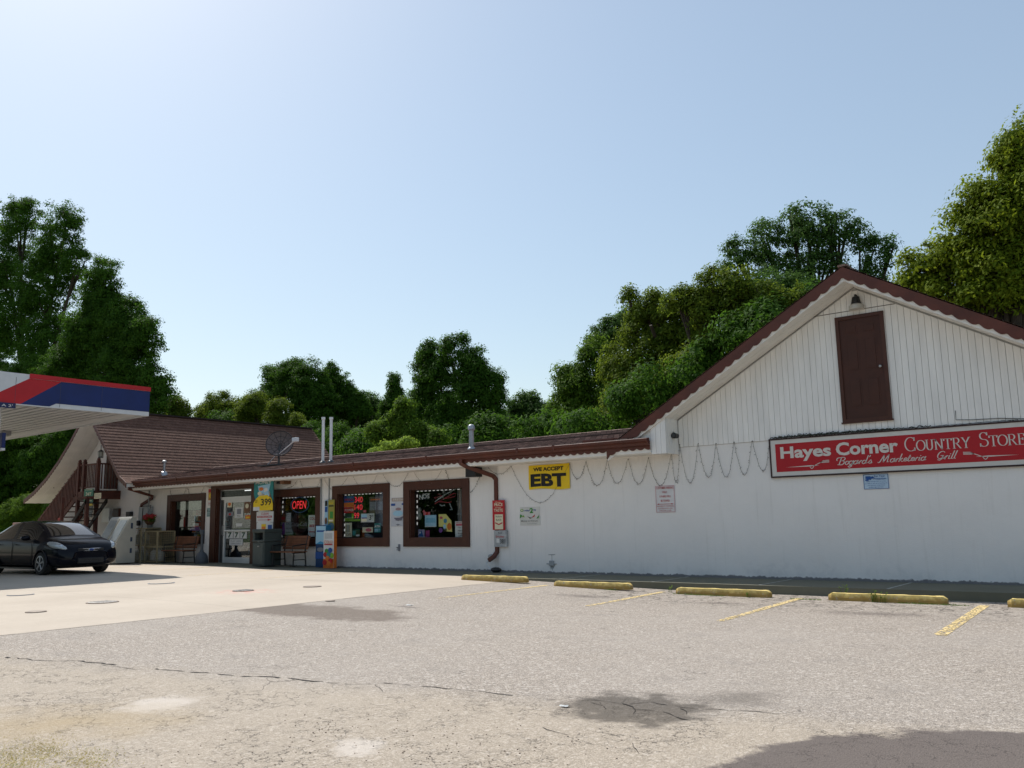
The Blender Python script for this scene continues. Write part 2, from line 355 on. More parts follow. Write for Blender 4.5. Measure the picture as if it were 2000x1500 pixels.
        if smooth:
            me.polygons.foreach_set('use_smooth', [True]*len(me.polygons))
            try: me.set_sharp_from_angle(angle=R_(38))
            except Exception: pass
        o = bpy.data.objects.new(name, me); COL.objects.link(o)
        if parent: o.parent = parent; o.location = org-wloc(parent)
        else: o.location = org
        o['_w'] = list(org)
        return o
def wloc(o): return Vector(o['_w'])
TXC = {}
def text_geo(t, bold, shear):
    key = (t, bold, shear)
    if key in TXC: return TXC[key]
    cu = bpy.data.curves.new('t', 'FONT'); cu.body = t; cu.offset = bold; cu.shear = shear; cu.resolution_u = 3; cu.align_x = 'CENTER'
    o = bpy.data.objects.new('t', cu); me = o.to_mesh()
    vs = np.array([v.co[:2] for v in me.vertices]).reshape(-1, 2); fs = [tuple(p.vertices) for p in me.polygons]
    o.to_mesh_clear(); bpy.data.objects.remove(o); bpy.data.curves.remove(cu)
    TXC[key] = (vs, fs); return TXC[key]
def thing(name, loc, label, cat, group=None, kind=None):
    o = bpy.data.objects.new(name, None); COL.objects.link(o); o.location = loc; o['_w'] = list(loc); o.empty_display_size = .2
    o['label'] = label; o['category'] = cat
    if group: o['group'] = group
    if kind: o['kind'] = kind
    return o
def tag(o, label=None, cat=None, group=None, kind=None):
    if label: o['label'] = label
    if cat: o['category'] = cat
    if group: o['group'] = group
    if kind: o['kind'] = kind
    return o
def struct(o, label=None): o['kind'] = 'structure'; 
# ribbons drawn with a broad pen; returns quads in (u,v)
def pen(strokes, thick, thin, ang=90):
    vs, fs = [], []
    for st in strokes:
        p = np.array(st, float)
        if len(p) < 2: continue
        d = np.gradient(p, axis=0); ln = np.hypot(d[:, 0], d[:, 1]); ln[ln == 0] = 1; d = d/ln[:, None]
        a = np.arctan2(d[:, 1], d[:, 0])-R_(ang-90)
        wd = thin+(thick-thin)*np.abs(np.sin(a))**1.3
        nrm = np.stack([-d[:, 1], d[:, 0]], 1)
        o = len(vs)
        for q in range(len(p)): vs.append(p[q]+nrm[q]*wd[q]/2); vs.append(p[q]-nrm[q]*wd[q]/2)
        for q in range(len(p)-1): fs.append((o+2*q, o+2*q+1, o+2*q+3, o+2*q+2))
    return np.array(vs), fs
def arc(cx, cy, rx, ry, a0, a1, n=18): return [(cx+rx*math.cos(R_(a0+(a1-a0)*i/n)), cy+ry*math.sin(R_(a0+(a1-a0)*i/n))) for i in range(n+1)]
def srf(x, y, w=.16): return [(x-w, y), (x+w, y)]
ROMAN = {
 'C': (.82, [arc(.42, .5, .40, .5, 48, 312, 26), [(.69, .98), (.69, .74)], [(.69, .02), (.69, .24)]]),
 'O': (.86, [arc(.43, .5, .40, .5, 90, 450, 30)]),
 'U': (.84, [[(.16, 1), (.16, .35)]+arc(.41, .35, .25, .35, 180, 360, 14)+[(.66, 1)], srf(.16, 1), srf(.66, 1, .12)]),
 'N': (.90, [[(.17, 0), (.17, 1)], [(.12, 1), (.74, 0)], [(.74, 0), (.74, 1)], srf(.17, 0, .13), srf(.12, 1, .12), srf(.74, 1, .13)]),
 'T': (.80, [[(.04, .99), (.76, .99)], [(.40, 1), (.40, 0)], srf(.40, 0, .17), [(.05, 1), (.05, .8)], [(.75, 1), (.75, .8)]]),
 'R': (.86, [[(.17, 0), (.17, 1)], [(.05, 1), (.40, 1)]+arc(.40, .75, .24, .25, 90, -90, 12)+[(.17, .5)], [(.40, .5), (.74, 0)], srf(.17, 0, .14), srf(.76, 0, .08)]),
 'Y': (.82, [[(.10, 1), (.40, .46)], [(.72, 1), (.40, .46)], [(.40, .46), (.40, 0)], srf(.10, 1, .12), srf(.72, 1, .12), srf(.40, 0, .15)]),
 'S': (.66, [arc(.33, .745, .245, .24, 35, 270, 16)+arc(.33, .26, .26, .245, 90, -150, 16), [(.55, .98), (.55, .78)], [(.09, .02), (.09, .24)]]),
 'E': (.72, [[(.17, 0), (.17, 1)], [(.05, 1), (.62, 1)], [(.17, .52), (.47, .52)], [(.05, 0), (.64, 0)], [(.61, 1), (.61, .8)], [(.63, 0), (.63, .21)], [(.47, .62), (.47, .42)]]),
}
xo = lambda: arc(.2, .22, .17, .22, 60, 420, 16)
SCRIPT = {
 'B': (.80, [arc(-.05, .75, .18, .2, 250, 60, 10)+[(.3, .98)]+arc(.42, .76, .22, .22, 80, -80, 10)+[(.28, .52)], [(.30, .52), (.50, .5)]+arc(.42, .26, .27, .26, 70, -110, 12)+[(.05, .04)], [(.22, .95), (.22, .05)]]),
 'M': (1.05, [[(-.18, .12), (-.1, 0), (.02, .05), (.25, .98)], [(.25, .98), (.38, .06)], [(.38, .06), (.72, .98)], [(.72, .98), (.80, .05), (.95, .08)]]),
 'G': (.78, [arc(.42, .55, .33, .44, 40, 300, 20)+[(.62, .45)], [(.38, .48), (.66, .48), (.62, .1), (.45, -.08), (.2, .0)]]),
 'o': (.40, [xo(), [(.28, .42), (.46, .38)]]),
 'a': (.52, [xo(), [(.40, .50), (.40, .03), (.54, .10)]]),
 'g': (.48, [xo(), [(.40, .50), (.39, -.25), (.24, -.42), (.06, -.30), (.52, .10)]]),
 'r': (.36, [[(-.04, .1), (.1, .42), (.12, .0)], [(.12, .2), (.22, .44), (.34, .38)]]),
 'd': (.54, [xo(), [(.41, 1.05), (.40, .03), (.56, .10)]]),
 "'": (.14, [[(.10, 1.05), (.04, .82)]]),
 's': (.36, [[(-.04, .08), (.16, .46), (.30, .2), (.20, 0), (.04, .06)], [(.2, .0), (.4, .1)]]),
 'k': (.46, [[(.10, 1.0), (.06, 0)], [(.08, .18), (.34, .44)], [(.14, .24), (.36, .0), (.50, .08)]]),
 'e': (.38, [[(.04, .20), (.30, .26)]+arc(.2, .24, .15, .2, 10, 290, 14)+[(.42, .12)]]),
 't': (.34, [[(.14, .78), (.10, .08), (.20, .0), (.38, .1)], [(0, .50), (.30, .52)]]),
 'i': (.26, [[(.10, .44), (.08, .06), (.26, .06)], [(.13, .66), (.12, .58)]]),
 'l': (.26, [[(.14, 1.0), (.08, .06), (.26, .06)]]),
}
def glyphs(mb, table, word, x0, x1, z0, hs, y, m, thick, thin, ang=90, slant=0, slope=0.0):
    # hs: list of cap heights per letter; natural widths scaled to fill x0..x1
    adv = [table[c][0]*h for c, h in zip(word, hs)]; gap = .0
    tot = sum(adv); k = (x1-x0)/tot; x = x0
    for c, h, a in zip(word, hs, adv):
        vs, fs = pen([[(px*h*k, py*h) for px, py in st] for st in table[c][1]], thick, thin, ang)
        V = [(x+u+v*slant, y, z0+v+slope*(x-x0)) for u, v in vs]; mb.add(V, fs, m); x += a*k
def gz(X, Y=0):
    s = lambda t: (lambda q: q*q*(3-2*q))(min(1, max(0, t)))
    return -.15*s((X+15)/8)+.07*s((-20-X)/6)
# ================================================================== SETTING
def grid_sheet(name, xs, ys, zf, m, drop=0.0):
    vs = [(x, y, zf(x, y)+drop) for y in ys for x in xs]; n = len(xs)
    b = MB(); b.add(vs, [(j*n+i, j*n+i+1, (j+1)*n+i+1, (j+1)*n+i) for j in range(len(ys)-1) for i in range(n-1)], m)
    o = b.build(name); o['kind'] = 'structure'; return o
fr = lambda a, b, s: [a+(b-a)*i/max(1, round((b-a)/s)) for i in range(max(1, round((b-a)/s))+1)]
grass = M('rough_grass_ground', (.055, .075, .022), .95, var=.45, scale=.6, bump=.6, bscale=8)
b = MB(); b.add([(-600, -400, -.22), (600, -400, -.22), (600, 900, -.22), (-600, 900, -.22)], [(0, 1, 2, 3)], grass)
o = b.build('ground'); o['kind'] = 'structure'
PADX = -12.4
grid_sheet('parking_lot', fr(PADX, 20, .6), fr(-14, 16.05, 1.5), gz, asphalt)
grid_sheet('forecourt_pad', fr(-58, PADX, .8), fr(-14, 16.3, 1.5), gz, concrete)
# pavement along the shop front with a kerb that dies away to the left
b = MB(); xs = fr(-46, 2.2, .8)
for x0, x1 in zip(xs, xs[1:]):
    a0, a1 = (max(.004, .07*min(1, max(0, (-20-x)/6))+.004) for x in (x0, x1))
    ye = 16.02 if x0 > PADX-.1 else 16.3
    l0, l1 = gz(x0)-.06, gz(x1)-.06
    b.add([(x0, ye, a0), (x1, ye, a1), (x1, 17.9, a1), (x0, 17.9, a0), (x0, ye, l0), (x1, ye, l1)], [(0, 1, 2, 3), (4, 5, 1, 0)], walk_c)
jm = M('pavement_joint', (.33, .33, .30), .9, var=.3, scale=6)
for x in [-13.6+2.3*i for i in range(7)]: b.box(x-.02, x+.02, 16.04, 17.74, .004, .009, jm)
b.keepn = True
o = b.build('sidewalk'); o['kind'] = 'structure'
# worn yellow stall lines, broken up by geometry
lp = M('worn_line_paint', (.68, .52, .25), .85, var=.35, scale=14, bump=.3)
def stripe(X, y0, y1, wdt=.1, wear=.5, slant=0):
    b = MB(); rr = random.Random(int(X*100)); n = int((y1-y0)/.045)
    for i in range(n):
        ya = y0+(y1-y0)*i/n; yb = ya+(y1-y0)/n; f = (ya-y0)/(y1-y0)
        for k in range(7):
            if rr.random() < wear*(1.25-f)*(1.0): continue
            xa = X-wdt/2+wdt*k/7+slant*(1-f)+rr.uniform(-.004, .004); xb = xa+wdt/7
            b.add([(xa, ya, gz(xa)+.005), (xb, ya, gz(xb)+.005), (xb, yb, gz(xb)+.005), (xa, yb, gz(xa)+.005)], [(0, 1, 2, 3)], lp)
    b.keepn = True; o = b.build('parking_line'); o['kind'] = 'structure'
stripe(-11.1, 11.9, 15.3, .11, .55); stripe(-8.45, 12.5, 15.5, .12, .42, .2); stripe(-5.7, 11.6, 15.4, .13, .45, .24); stripe(-2.8, 11.5, 15.4, .15, .40, .2)
for x in (-27.6, -24.6, -21.6, -18.6): stripe(x, 13.2, 16.1, .09, .55)
# the long open crack and the broken-up spots
crk = M('open_crack_shadow_dirt', (.022, .018, .015), .95, var=.3)
def crack(pts, wd, seed, name='pavement_crack'):
    rr = random.Random(seed); P = []
    for (x0, y0), (x1, y1) in zip(pts, pts[1:]):
        n = max(2, int(math.hypot(x1-x0, y1-y0)/.07))
        for i in range(n): P.append((x0+(x1-x0)*i/n, y0+(y1-y0)*i/n))
    off = 0; b = MB(); L = []
    for x, y in P:
        off = off*.8+rr.uniform(-.03, .03); L.append((x, y+off, wd*(rr.uniform(.15, 1)**1.3)))
    for (x0, y0, w0), (x1, y1, w1) in zip(L, L[1:]):
        if min(w0, w1) < wd*.2 and rr.random() < .5: continue
        b.add([(x0, y0-w0, gz(x0)+.004), (x1, y1-w1, gz(x1)+.004), (x1, y1+w1*.6, gz(x1)+.004), (x0, y0+w0*.6, gz(x0)+.004)], [(0, 1, 2, 3)], crk)
    b.keepn = True; o = b.build(name); o['kind'] = 'structure'
G = lambda *p: [gp(x, y, gz(gp(x, y, -.1)[0])) for x, y in p]
crack(G((-60, 1276), (0, 1282), (70, 1289), (150, 1291), (182, 1296), (230, 1302)), .026, 1)
crack(G((300, 1308), (380, 1315), (450, 1319), (520, 1323), (600, 1331), (640, 1333)), .022, 2)
crack(G((640, 1333), (720, 1337), (745, 1335), (830, 1343), (940, 1352), (1010, 1362)), .012, 3)
crack(G((182, 1296), (230, 1303), (300, 1308)), .007, 12)
for i, (a, c) in enumerate((((1130, 1368), (1170, 1352)), ((1170, 1367), (1210, 1395)), ((1215, 1375), (1235, 1358)), ((1270, 1372), (1300, 1362)), ((1290, 1392), (1320, 1380)), ((1240, 1386), (1235, 1400)), ((1330, 1384), (1345, 1400)), ((1150, 1372), (1185, 1385)), ((1000, 1362), (1100, 1368)), ((735, 1337), (760, 1352)), ((1320, 1432), (1350, 1425)), ((1060, 1420), (1120, 1440)), ((1180, 1430), (1240, 1450)), ((1240, 1450), (1255, 1478)), ((930, 1440), (985, 1450)))): crack(G(a, c), .007, 30+i)
crack(G((1100, 1366), (1160, 1367), (1215, 1375), (1270, 1372), (1330, 1384), (1400, 1388), (1470, 1393), (1540, 1400)), .011, 4)
crack(G((1215, 1375), (1240, 1386), (1290, 1392), (1365, 1412)), .013, 5)
crack(G((1480, 1440), (1510, 1428), (1515, 1418), (1545, 1412)), .005, 6)
crack(G((1335, 1500), (1345, 1484), (1358, 1474)), .006, 7)
crack(G((1275, 1450), (1300, 1445), (1320, 1432)), .004, 8)
seam = M('pad_edge_seam', (.12, .10, .085), .9)
b = MB()
for y0, y1 in zip(fr(-6, 16, .4), fr(-6, 16, .4)[1:]):
    w0 = random.uniform(.006, .02); b.add([(PADX-w0, y0, gz(PADX)+.004), (PADX+.008, y0, gz(PADX)+.004), (PADX+.008, y1, gz(PADX)+.004), (PADX-w0, y1, gz(PADX)+.004)], [(0, 1, 2, 3)], seam)
b.keepn = True; o = b.build('pad_seam'); o['kind'] = 'structure'
# ================================================================== COUNTRY STORE
store = thing('country_store', (-12, 17.75, 0), 'long low white store with brown framed windows and a gabled wing', 'building')
WY = 17.75
def wall_holes(name, X0, X1, Z0, Z1, holes, y0, y1, m, parent):
    b = MB(); xs = sorted({X0, X1, *[h[0] for h in holes], *[h[1] for h in holes]})
    for a, c in zip(xs, xs[1:]):
        h = [q for q in holes if q[0] <= a+1e-6 and q[1] >= c-1e-6]
        if h: b.box(a, c, y0, y1, Z0, h[0][2], m) if h[0][2] > Z0+.01 else 0; b.box(a, c, y0, y1, h[0][3], Z1, m)
        else: b.box(a, c, y0, y1, Z0, Z1, m)
    return b.build(name, parent)
WIN = {'w1': (-30.0, -27.98, .95, 2.27), 'A': (-23.72, -21.72, .88, 2.22), 'B': (-20.68, -18.68, .88, 2.22), 'C': (-17.6, -15.62, .88, 2.22)}
DOOR = (-27.1, -25.05, -.02, 2.66)
wall_holes('front_wall', -32.2, -14.35, -.1, 2.72, [WIN[k] for k in WIN]+[DOOR], WY, WY+.16, stucco, store)
b = MB(); b.box(-14.35, .35, WY-.06, WY+.16, -.2, 2.85, stucco); b.build('gable_wing_wall', store)
b = MB(); b.box(.2, .35, WY+.16, 26, -.2, 2.9, stucco); b.box(-32.2, .35, 24.9, 25.05, -.2, 2.9, stucco); b.build('side_wall', store)
# interior
b = MB()
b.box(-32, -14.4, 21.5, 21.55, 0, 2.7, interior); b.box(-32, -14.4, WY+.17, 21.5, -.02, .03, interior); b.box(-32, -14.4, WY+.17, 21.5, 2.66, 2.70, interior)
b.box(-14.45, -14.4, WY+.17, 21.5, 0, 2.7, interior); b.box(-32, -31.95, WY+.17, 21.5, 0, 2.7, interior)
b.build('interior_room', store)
def zr(X): return 6.12-.575*abs(X+5)
def band(b, xs, top, bot, y0, y1, m):
    n = len(xs); vs = []
    for x in xs: vs += [(x, y0, top(x)), (x, y0, bot(x)), (x, y1, top(x)), (x, y1, bot(x))]
    fs = []
    for i in range(n-1):
        a, c = 4*i, 4*i+4
        fs += [(a, a+1, c+1, c), (a+2, c+2, c+3, a+3), (a, c, c+2, a+2), (a+1, a+3, c+3, c+1)]
    fs += [(0, 2, 3, 1), (4*n-4, 4*n-3, 4*n-1, 4*n-2)]
    b.add(vs, fs, m)
def scal(x, per=.21, amp=.05): return amp*abs(math.sin(math.pi*x/per))
# gable: siding boards
b = MB(); x = -9.05; rr = random.Random(3)
while x < .34:
    x1 = min(x+.118, .34); g = .0065
    za, zb = zr(x)-.34, zr(x1-g)-.34
    if x < -5 < x1: za = zb = min(za, zb)
    yy = WY-.085+rr.uniform(-.002, .002)
    b.add([(x, yy, 2.86), (x1-g, yy, 2.86), (x1-g, yy, zb), (x, yy, za), (x, WY-.055, 2.86), (x1-g, WY-.055, 2.86), (x1-g, WY-.055, zb), (x, WY-.055, za)],
          [(0, 1, 2, 3), (0, 3, 7, 4), (1, 5, 6, 2), (0, 4, 5, 1)], siding)
    x = x1
xs = fr(-10.3, .34, .3); xs = sorted(xs+[-5]); band(b, xs, lambda x: max(2.86, zr(x)-.3), lambda x: 2.85, WY-.055, WY+.1, M('siding_backer', (.50, .48, .45), .8))
b.box(-6.05, -4.25, WY-.09, WY-.082, 5.335, 5.35, M('panel_seam', (.16, .15, .13), .8))
b.build('gable_siding', store)
# roof of the wing
b = MB()
for sgn, xe in ((-1, -10.6), (1, .6)):
    n = 38
    for i in range(n):
        xa = xe+(-5-xe)*i/n; xb = xe+(-5-xe)*(i+1)/n+(-5-xe)/n*.08; up = .014
        za, zb = zr(xa)+up, zr(xb)
        b.add([(xa, 17.03, za), (xb, 17.03, zb), (xb, 26, zb), (xa, 26, za), (xa, 17.03, za-.03), (xa, 26, za-.03)], [(0, 1, 2, 3), (0, 3, 5, 4)], shing_low)
b.box(-5.09, -4.91, 17.03, 26, zr(-5)-.01, zr(-5)+.03, shing_low)
b.keepn = False; b.build('gable_roof', store)
b = MB(); xs = sorted(fr(-10.58, .58, .02)+[-5])
band(b, xs, lambda x: zr(x)-.02, lambda x: zr(x)-.215-scal(x), 17.035, 17.06, redbrown)
rf = b.build('rake_fascia', store)
b = MB(); band(b, xs[::5]+[.58], lambda x: zr(x)-.03, lambda x: zr(x)-.30, 17.065, 17.09, white_trim); 
for off, yq in ((0, 17.09), (.006, 17.30), (0, 17.31), (.006, 17.52), (0, 17.53)):   # soffit planks follow the slope
    pass
xr = [q for q in sorted(fr(-9.5, .58, .5)+[-5])]
for k in range(5):
    y0 = 17.092+k*.118; band(b, xr, lambda x: zr(x)-.06, lambda x: zr(x)-.30+.004*(k % 2), y0, y0+.112, white_trim)
b.build('rake_soffit', store)
# cornice return box + white triangle
b = MB()
for i in range(3):
    x0 = -9.45+i*.125; b.add([(x0, 17.10, 2.70), (x0+.118, 17.10, 2.70), (x0+.118, 17.10, zr(x0+.118)-.27), (x0, 17.10, zr(x0)-.27), (x0, 17.14, 2.70), (x0+.118, 17.14, 2.70), (x0+.118, 17.14, zr(x0)-.27), (x0, 17.14, zr(x0)-.27)], [(0, 1, 2, 3), (0, 3, 7, 4), (1, 5, 6, 2), (0, 4, 5, 1)], siding)
for i in range(5):
    y0 = 17.145+i*.11; b.box(-9.12, -9.075, y0, y0+.103, 2.70, zr(-9.1)-.27, siding)
b.box(-9.44, -9.1, 17.15, 17.66, 2.705, 3.45, white_trim)
b.add([(-10.35, 17.13, 2.99), (-9.46, 17.13, 2.99), (-9.46, 17.13, zr(-9.46)-.2), (-10.35, 17.13, zr(-10.35)-.05)], [(0, 1, 2, 3)], white_trim)
b.box(-9.94, -9.93, 17.12, 17.13, 2.99, 3.25, M('thin_dark_joint', (.08, .07, .07), .8))
b.build('cornice_return', store)
# eave: soffit, sub-fascia, scalloped board, gutter
b = MB(); b.box(-31.7, -9.46, 17.1, WY+.01, 2.72, 2.75, white_trim); b.box(-31.7, -9.46, 17.075, 17.098, 2.735, 3.0, white_trim); b.build('eave_soffit', store)
b = MB(); band(b, fr(-31.75, -9.46, .02), lambda x: 3.0, lambda x: 2.845-scal(x, .2, .045), 17.045, 17.07, redbrown); b.build('eave_fascia', store)
b = MB(); prof = [(16.93, 3.06), (16.92, 3.045), (16.925, 2.99), (16.965, 2.955), (16.975, 2.90), (17.042, 2.90), (17.042, 3.065), (17.03, 3.065), (17.03, 2.93), (16.99, 2.93), (16.985, 2.98), (16.945, 3.0), (16.945, 3.06)]
b.prism(prof, -31.85, -9.46, redbrown, 'x')
for x in (-28.4, -25.3, -22.2, -19.1, -16.2, -13.1, -12.0): b.box(x-.03, x+.03, 16.915, 16.93, 2.95, 3.062, redbrown)
b.build('gutter', store)
b = MB(); b.box(-11.2, -10.35, 16.99, 17.2, 3.02, 3.13, redbrown, .008); b.build('roof_kick_board', store)
# low roof
b = MB(); n = 28
for i in range(n):
    ya = 17.0+4.0*i/n; yb = 17.0+4.0*(i+1)/n+.02; za = 3.075+.675*i/n+.013; zb = 3.075+.675*(i+1.1)/n
    e = -5-(6.12-zb)/.575+.25; segs = fr(-32.7, e, .35)
    for s0, s1 in zip(segs, segs[1:]):
        j = rr.choice((0, 0, 0, .006)); 
        b.add([(s0, ya, za+j), (s1, ya, za+j), (s1, yb, zb), (s0, yb, zb), (s0, ya, za-.02), (s1, ya, za-.02)], [(0, 1, 2, 3), (0, 4, 5, 1)], shing_low)
b.add([(-32.7, 21, 3.75), (-9, 21, 3.75), (-9, 25.3, 3.05), (-32.7, 25.3, 3.05)], [(0, 1, 2, 3)], shing_low)
b.tube([(-32.5, 21.0, 3.75), (-9.2, 21.0, 3.75)], .035, shing_low, 6)
b.keepn = True; b.build('low_roof', store)
# raised gable door
b = MB(); X0, X1, Z0, Z1 = -5.41, -4.47, 3.1, 5.24
yf = WY-.125
for q in ((X0, X0+.07, Z0, Z1), (X1-.07, X1, Z0, Z1), (X0+.07, X1-.07, Z1-.07, Z1), (X0+.07, X1-.07, Z0, Z0+.06)): b.box(q[0], q[1], yf, WY-.05, q[2], q[3], framebrown)
b.box(X0-.02, X1+.02, yf-.015, WY-.05, Z0-.03, Z0, framebrown)
gd = b.build('door', store, org=(-4.94, WY-.1, 3.1))
b = MB(); xa, xb, za, zb = X0+.07, X1-.07, Z0+.06, Z1-.07
b.box(xa, xb, WY-.10, WY-.06, za, zb, doorbrown)
W_ = xb-xa; cols = [(xa+.10, xa+W_/2-.05), (xa+W_/2+.05, xb-.10)]
for c0, c1 in cols:
    for r0, r1 in ((za+.22, za+.80), (za+.95, za+1.60), (za+1.70, zb-.12)):
        b.box(c0, c1, WY-.104, WY-.099, r0, r1, doorbrown); b.box(c0+.03, c1-.03, WY-.112, WY-.103, r0+.03, r1-.03, doorbrown, .006)
b.build('door_leaf', gd)
b = MB(); b.ball((xb-.06, WY-.15, za+.98), .03, alum, 12); b.tube([(xb-.06, WY-.15, za+.98), (xb-.06, WY-.1, za+.98)], .012, alum); b.build('door_knob', gd, smooth=True)
# shop windows
led = M('white_led_tube', (.75, .72, .70), .4, emis=.5, var=0)
def dashes(b, X0, X1, Z0, Z1, y, left=True, lowgap=None):
    x = X0+.08
    b.box(X0+.08, X1-.02, y-.006, y-.002, Z1-.028, Z1-.025, black)
    if left: b.box(X0+.085, X0+.09, y-.006, y-.002, Z0+.02, Z1-.028, black)
    while x < X1-.02: b.box(x, x+.075, y-.012, y, Z1-.035, Z1-.018, led); x += .155
    z = Z1-.12
    while left and z > Z0+.03:
        if not (lowgap and lowgap[0] < z < lowgap[1]): b.box(X0+.075, X0+.10, y-.012, y, z-.075, z, led)
        z -= .155
def shopwin(key, outer, gap=None, strip=True):
    X0, X1, Z0, Z1 = WIN[key]; o = outer; b = MB(); y0, y1 = WY-.045, WY-.001
    b.box(o[0], X0, y0, y1, o[2], o[3], framebrown, .004); b.box(X1, o[1], y0, y1, o[2], o[3], framebrown, .004)
    b.box(X0, X1, y0, y1, Z1, o[3], framebrown, .004); b.box(X0, X1, y0, y1, o[2], Z0, framebrown, .004)
    t = .012; b.box(X0, X0+t, y1, WY+.17, Z0, Z1, framebrown); b.box(X1-t, X1, y1, WY+.17, Z0, Z1, framebrown)
    b.box(X0+t, X1-t, y1, WY+.17, Z1-t, Z1, framebrown); b.box(X0+t, X1-t, y1-.02, WY+.17, Z0, Z0+t, framebrown)
    wn = b.build('shop_window', store, org=((o[0]+o[1])/2, WY, o[2]))
    g = MB(); g.box(X0+t, X1-t, WY+.15, WY+.156, Z0+t, Z1-t, glass); g.build('pane', wn)
    if strip: s = MB(); dashes(s, X0, X1, Z0, Z1-.01, WY+.19, lowgap=gap); s.build('light_strip', wn)
    return wn
shopwin('w1', (-30.25, -27.78, .72, 2.5), strip=False)
shopwin('A', (-23.97, -21.47, .64, 2.46), (1.05, 1.62)); shopwin('B', (-20.93, -18.43, .64, 2.46)); shopwin('C', (-17.85, -15.37, .64, 2.46), (.9, 1.25))
# entrance
X0, X1 = -27.1, -25.05
b = MB(); y0, y1 = WY-.05, WY-.001
b.box(-27.42, X0, y0, y1, -.0, 2.75, framebrown, .004); b.box(X1, -24.72, y0, y1, 0, 2.75, framebrown, .004); b.box(X0, X1, y0, y1, 2.62, 2.75, framebrown, .004)
b.box(X0, X0+.05, y1, WY+.17, 0, 2.62, framebrown); b.box(X1-.05, X1, y1, WY+.17, 0, 2.62, framebrown); b.box(X0+.05, X1-.05, y1, WY+.17, 2.57, 2.62, framebrown)
ent = b.build('entrance', store, org=(-26.1, WY, 0))
b = MB(); ym = WY+.1
b.box(X0+.05, X0+.10, ym, ym+.05, .05, 2.57, alum); b.box(X1-.10, X1-.05, ym, ym+.05, .05, 2.57, alum); b.box(X0+.1, X1-.1, ym, ym+.05, 2.53, 2.57, alum)
b.box(X0+.1, X1-.1, ym-.002, ym+.052, 2.22, 2.32, alu); b.box(X0+.1, X1-.1, ym+.02, ym+.025, 2.32, 2.53, M('dark_transom_panel', (.012, .018, .016), .25))
gt = M('dim_transom_lettering', (.13, .15, .14), .5)
b.text('Hayes Corner Country Store', X0+.25, X1-.2, 2.44, 2.50, ym+.018, gt, fit=True); b.text("Bogard's Marketeria Grill", X0+.45, X1-.4, 2.35, 2.40, ym+.018, gt, shear=.3)
b.box(X1-.55, X1-.12, ym-.02, ym, 2.495, 2.52, M('lit_fluorescent_tube', (.8, .85, .85), .5, emis=1.0, var=0))
b.build('transom', ent)
da, db_ = X0+.28, X1-.1
b = MB(); b.box(da, da+.10, ym, ym+.05, .06, 2.22, alu, .006); b.box(db_-.08, db_, ym, ym+.05, .06, 2.22, alu, .006); b.box(da+.1, db_-.08, ym, ym+.05, 2.12, 2.22, alu, .006)
b.box(da+.1, db_-.08, ym, ym+.05, .06, .26, alu, .006); b.box(da+.1, db_-.08, ym-.035, ym+.01, 1.13, 1.19, alu, .01); b.box(da-.19, da-.01, ym+.01, ym+.04, .06, 2.22, darkgray)
dl = b.build('door_leaf', ent)
b = MB(); b.box(da+.1, db_-.08, ym+.02, ym+.026, .26, 2.12, glass); b.build('pane', ent)
b = MB(); b.tube([(da+.05, ym-.01, 1.0), (da+.05, ym-.07, 1.02), (da+.05, ym-.07, 1.32), (da+.05, ym-.01, 1.34)], .013, alum, 8); b.build('door_handle', ent, smooth=True)
# downspouts
b = MB(); cx = lambda px, py, Y_: (wp(px, py, Y_)[0], Y_, wp(px, py, Y_)[1])
b.rtube([(-15.0, 17.0, 2.93), (-15.0, 17.0, 2.80), (-14.9, 17.06, 2.73), (-14.43, 17.60, 2.47), (-14.38, 17.66, 2.38), (-14.38, 17.66, .52), (-14.44, 17.6, .40), (-14.6, 17.58, .30)], .095, .075, redbrown)
b.build('downspout', store)
b = MB(); b.rtube([(-31.72, 17.0, 2.93), (-31.72, 17.0, 2.78), (-31.5, 17.3, 2.66), (-31.15, 17.62, 2.5), (-31.25, 17.66, 2.42), (-31.95, 17.66, 2.2), (-32.0, 17.66, 2.1), (-32.0, 17.66, .2)], .09, .07, redbrown)
b.build('downspout', store)
# ================================================================== CHALET
chal = thing('chalet_house', (-34.7, 17.75, 0), 'steep brown shingled chalet with flared white eaves and an upstairs balcony, left of the store', 'building')
CP = [(-39.9, 2.62), (-38.9, 2.98), (-37.9, 3.48), (-36.95, 4.10), (-36.0, 4.86), (-34.7, 6.07), (-31.9, 3.27), (-31.35, 2.98)]
def zc(x):
    for (a, c), (d, e) in zip(CP, CP[1:]):
        if a <= x <= d: return c+(e-c)*(x-a)/(d-a)
    return CP[-1][1] if x > 0 else CP[0][1]
YF, YB = 16.7, 28.0
b = MB()
def courses(b, pts, m, step=.18):
    L = [0]
    for p, q in zip(pts, pts[1:]): L.append(L[-1]+math.hypot(q[0]-p[0], q[1]-p[1]))
    def at(s):
        s = min(max(s, 0), L[-1]-1e-6)
        for i in range(len(L)-1):
            if L[i] <= s <= L[i+1]:
                t = (s-L[i])/(L[i+1]-L[i]); p, q = pts[i], pts[i+1]; d = Vector((q[0]-p[0], q[1]-p[1])).normalized(); return Vector((p[0]+(q[0]-p[0])*t, p[1]+(q[1]-p[1])*t)), Vector((-d.y, d.x)) if d.y*1 >= 0 and d.x > 0 else Vector((d.y, -d.x))
    n = int(L[-1]/step)
    for i in range(n):
        (p, nn), (q, n2) = at(L[-1]*i/n), at(L[-1]*(i+1)/n)
        p2 = p+nn*.012; q2 = q+n2*.0
        b.add([(p2.x, YF, p2.y), (q2.x, YF, q2.y), (q2.x, YB, q2.y), (p2.x, YB, p2.y), (p.x, YF, p.y), (p.x, YB, p.y)], [(0, 1, 2, 3), (0, 3, 5, 4)], m)
courses(b, CP[:6], shing_steep); courses(b, CP[:4:-1], shing_steep)
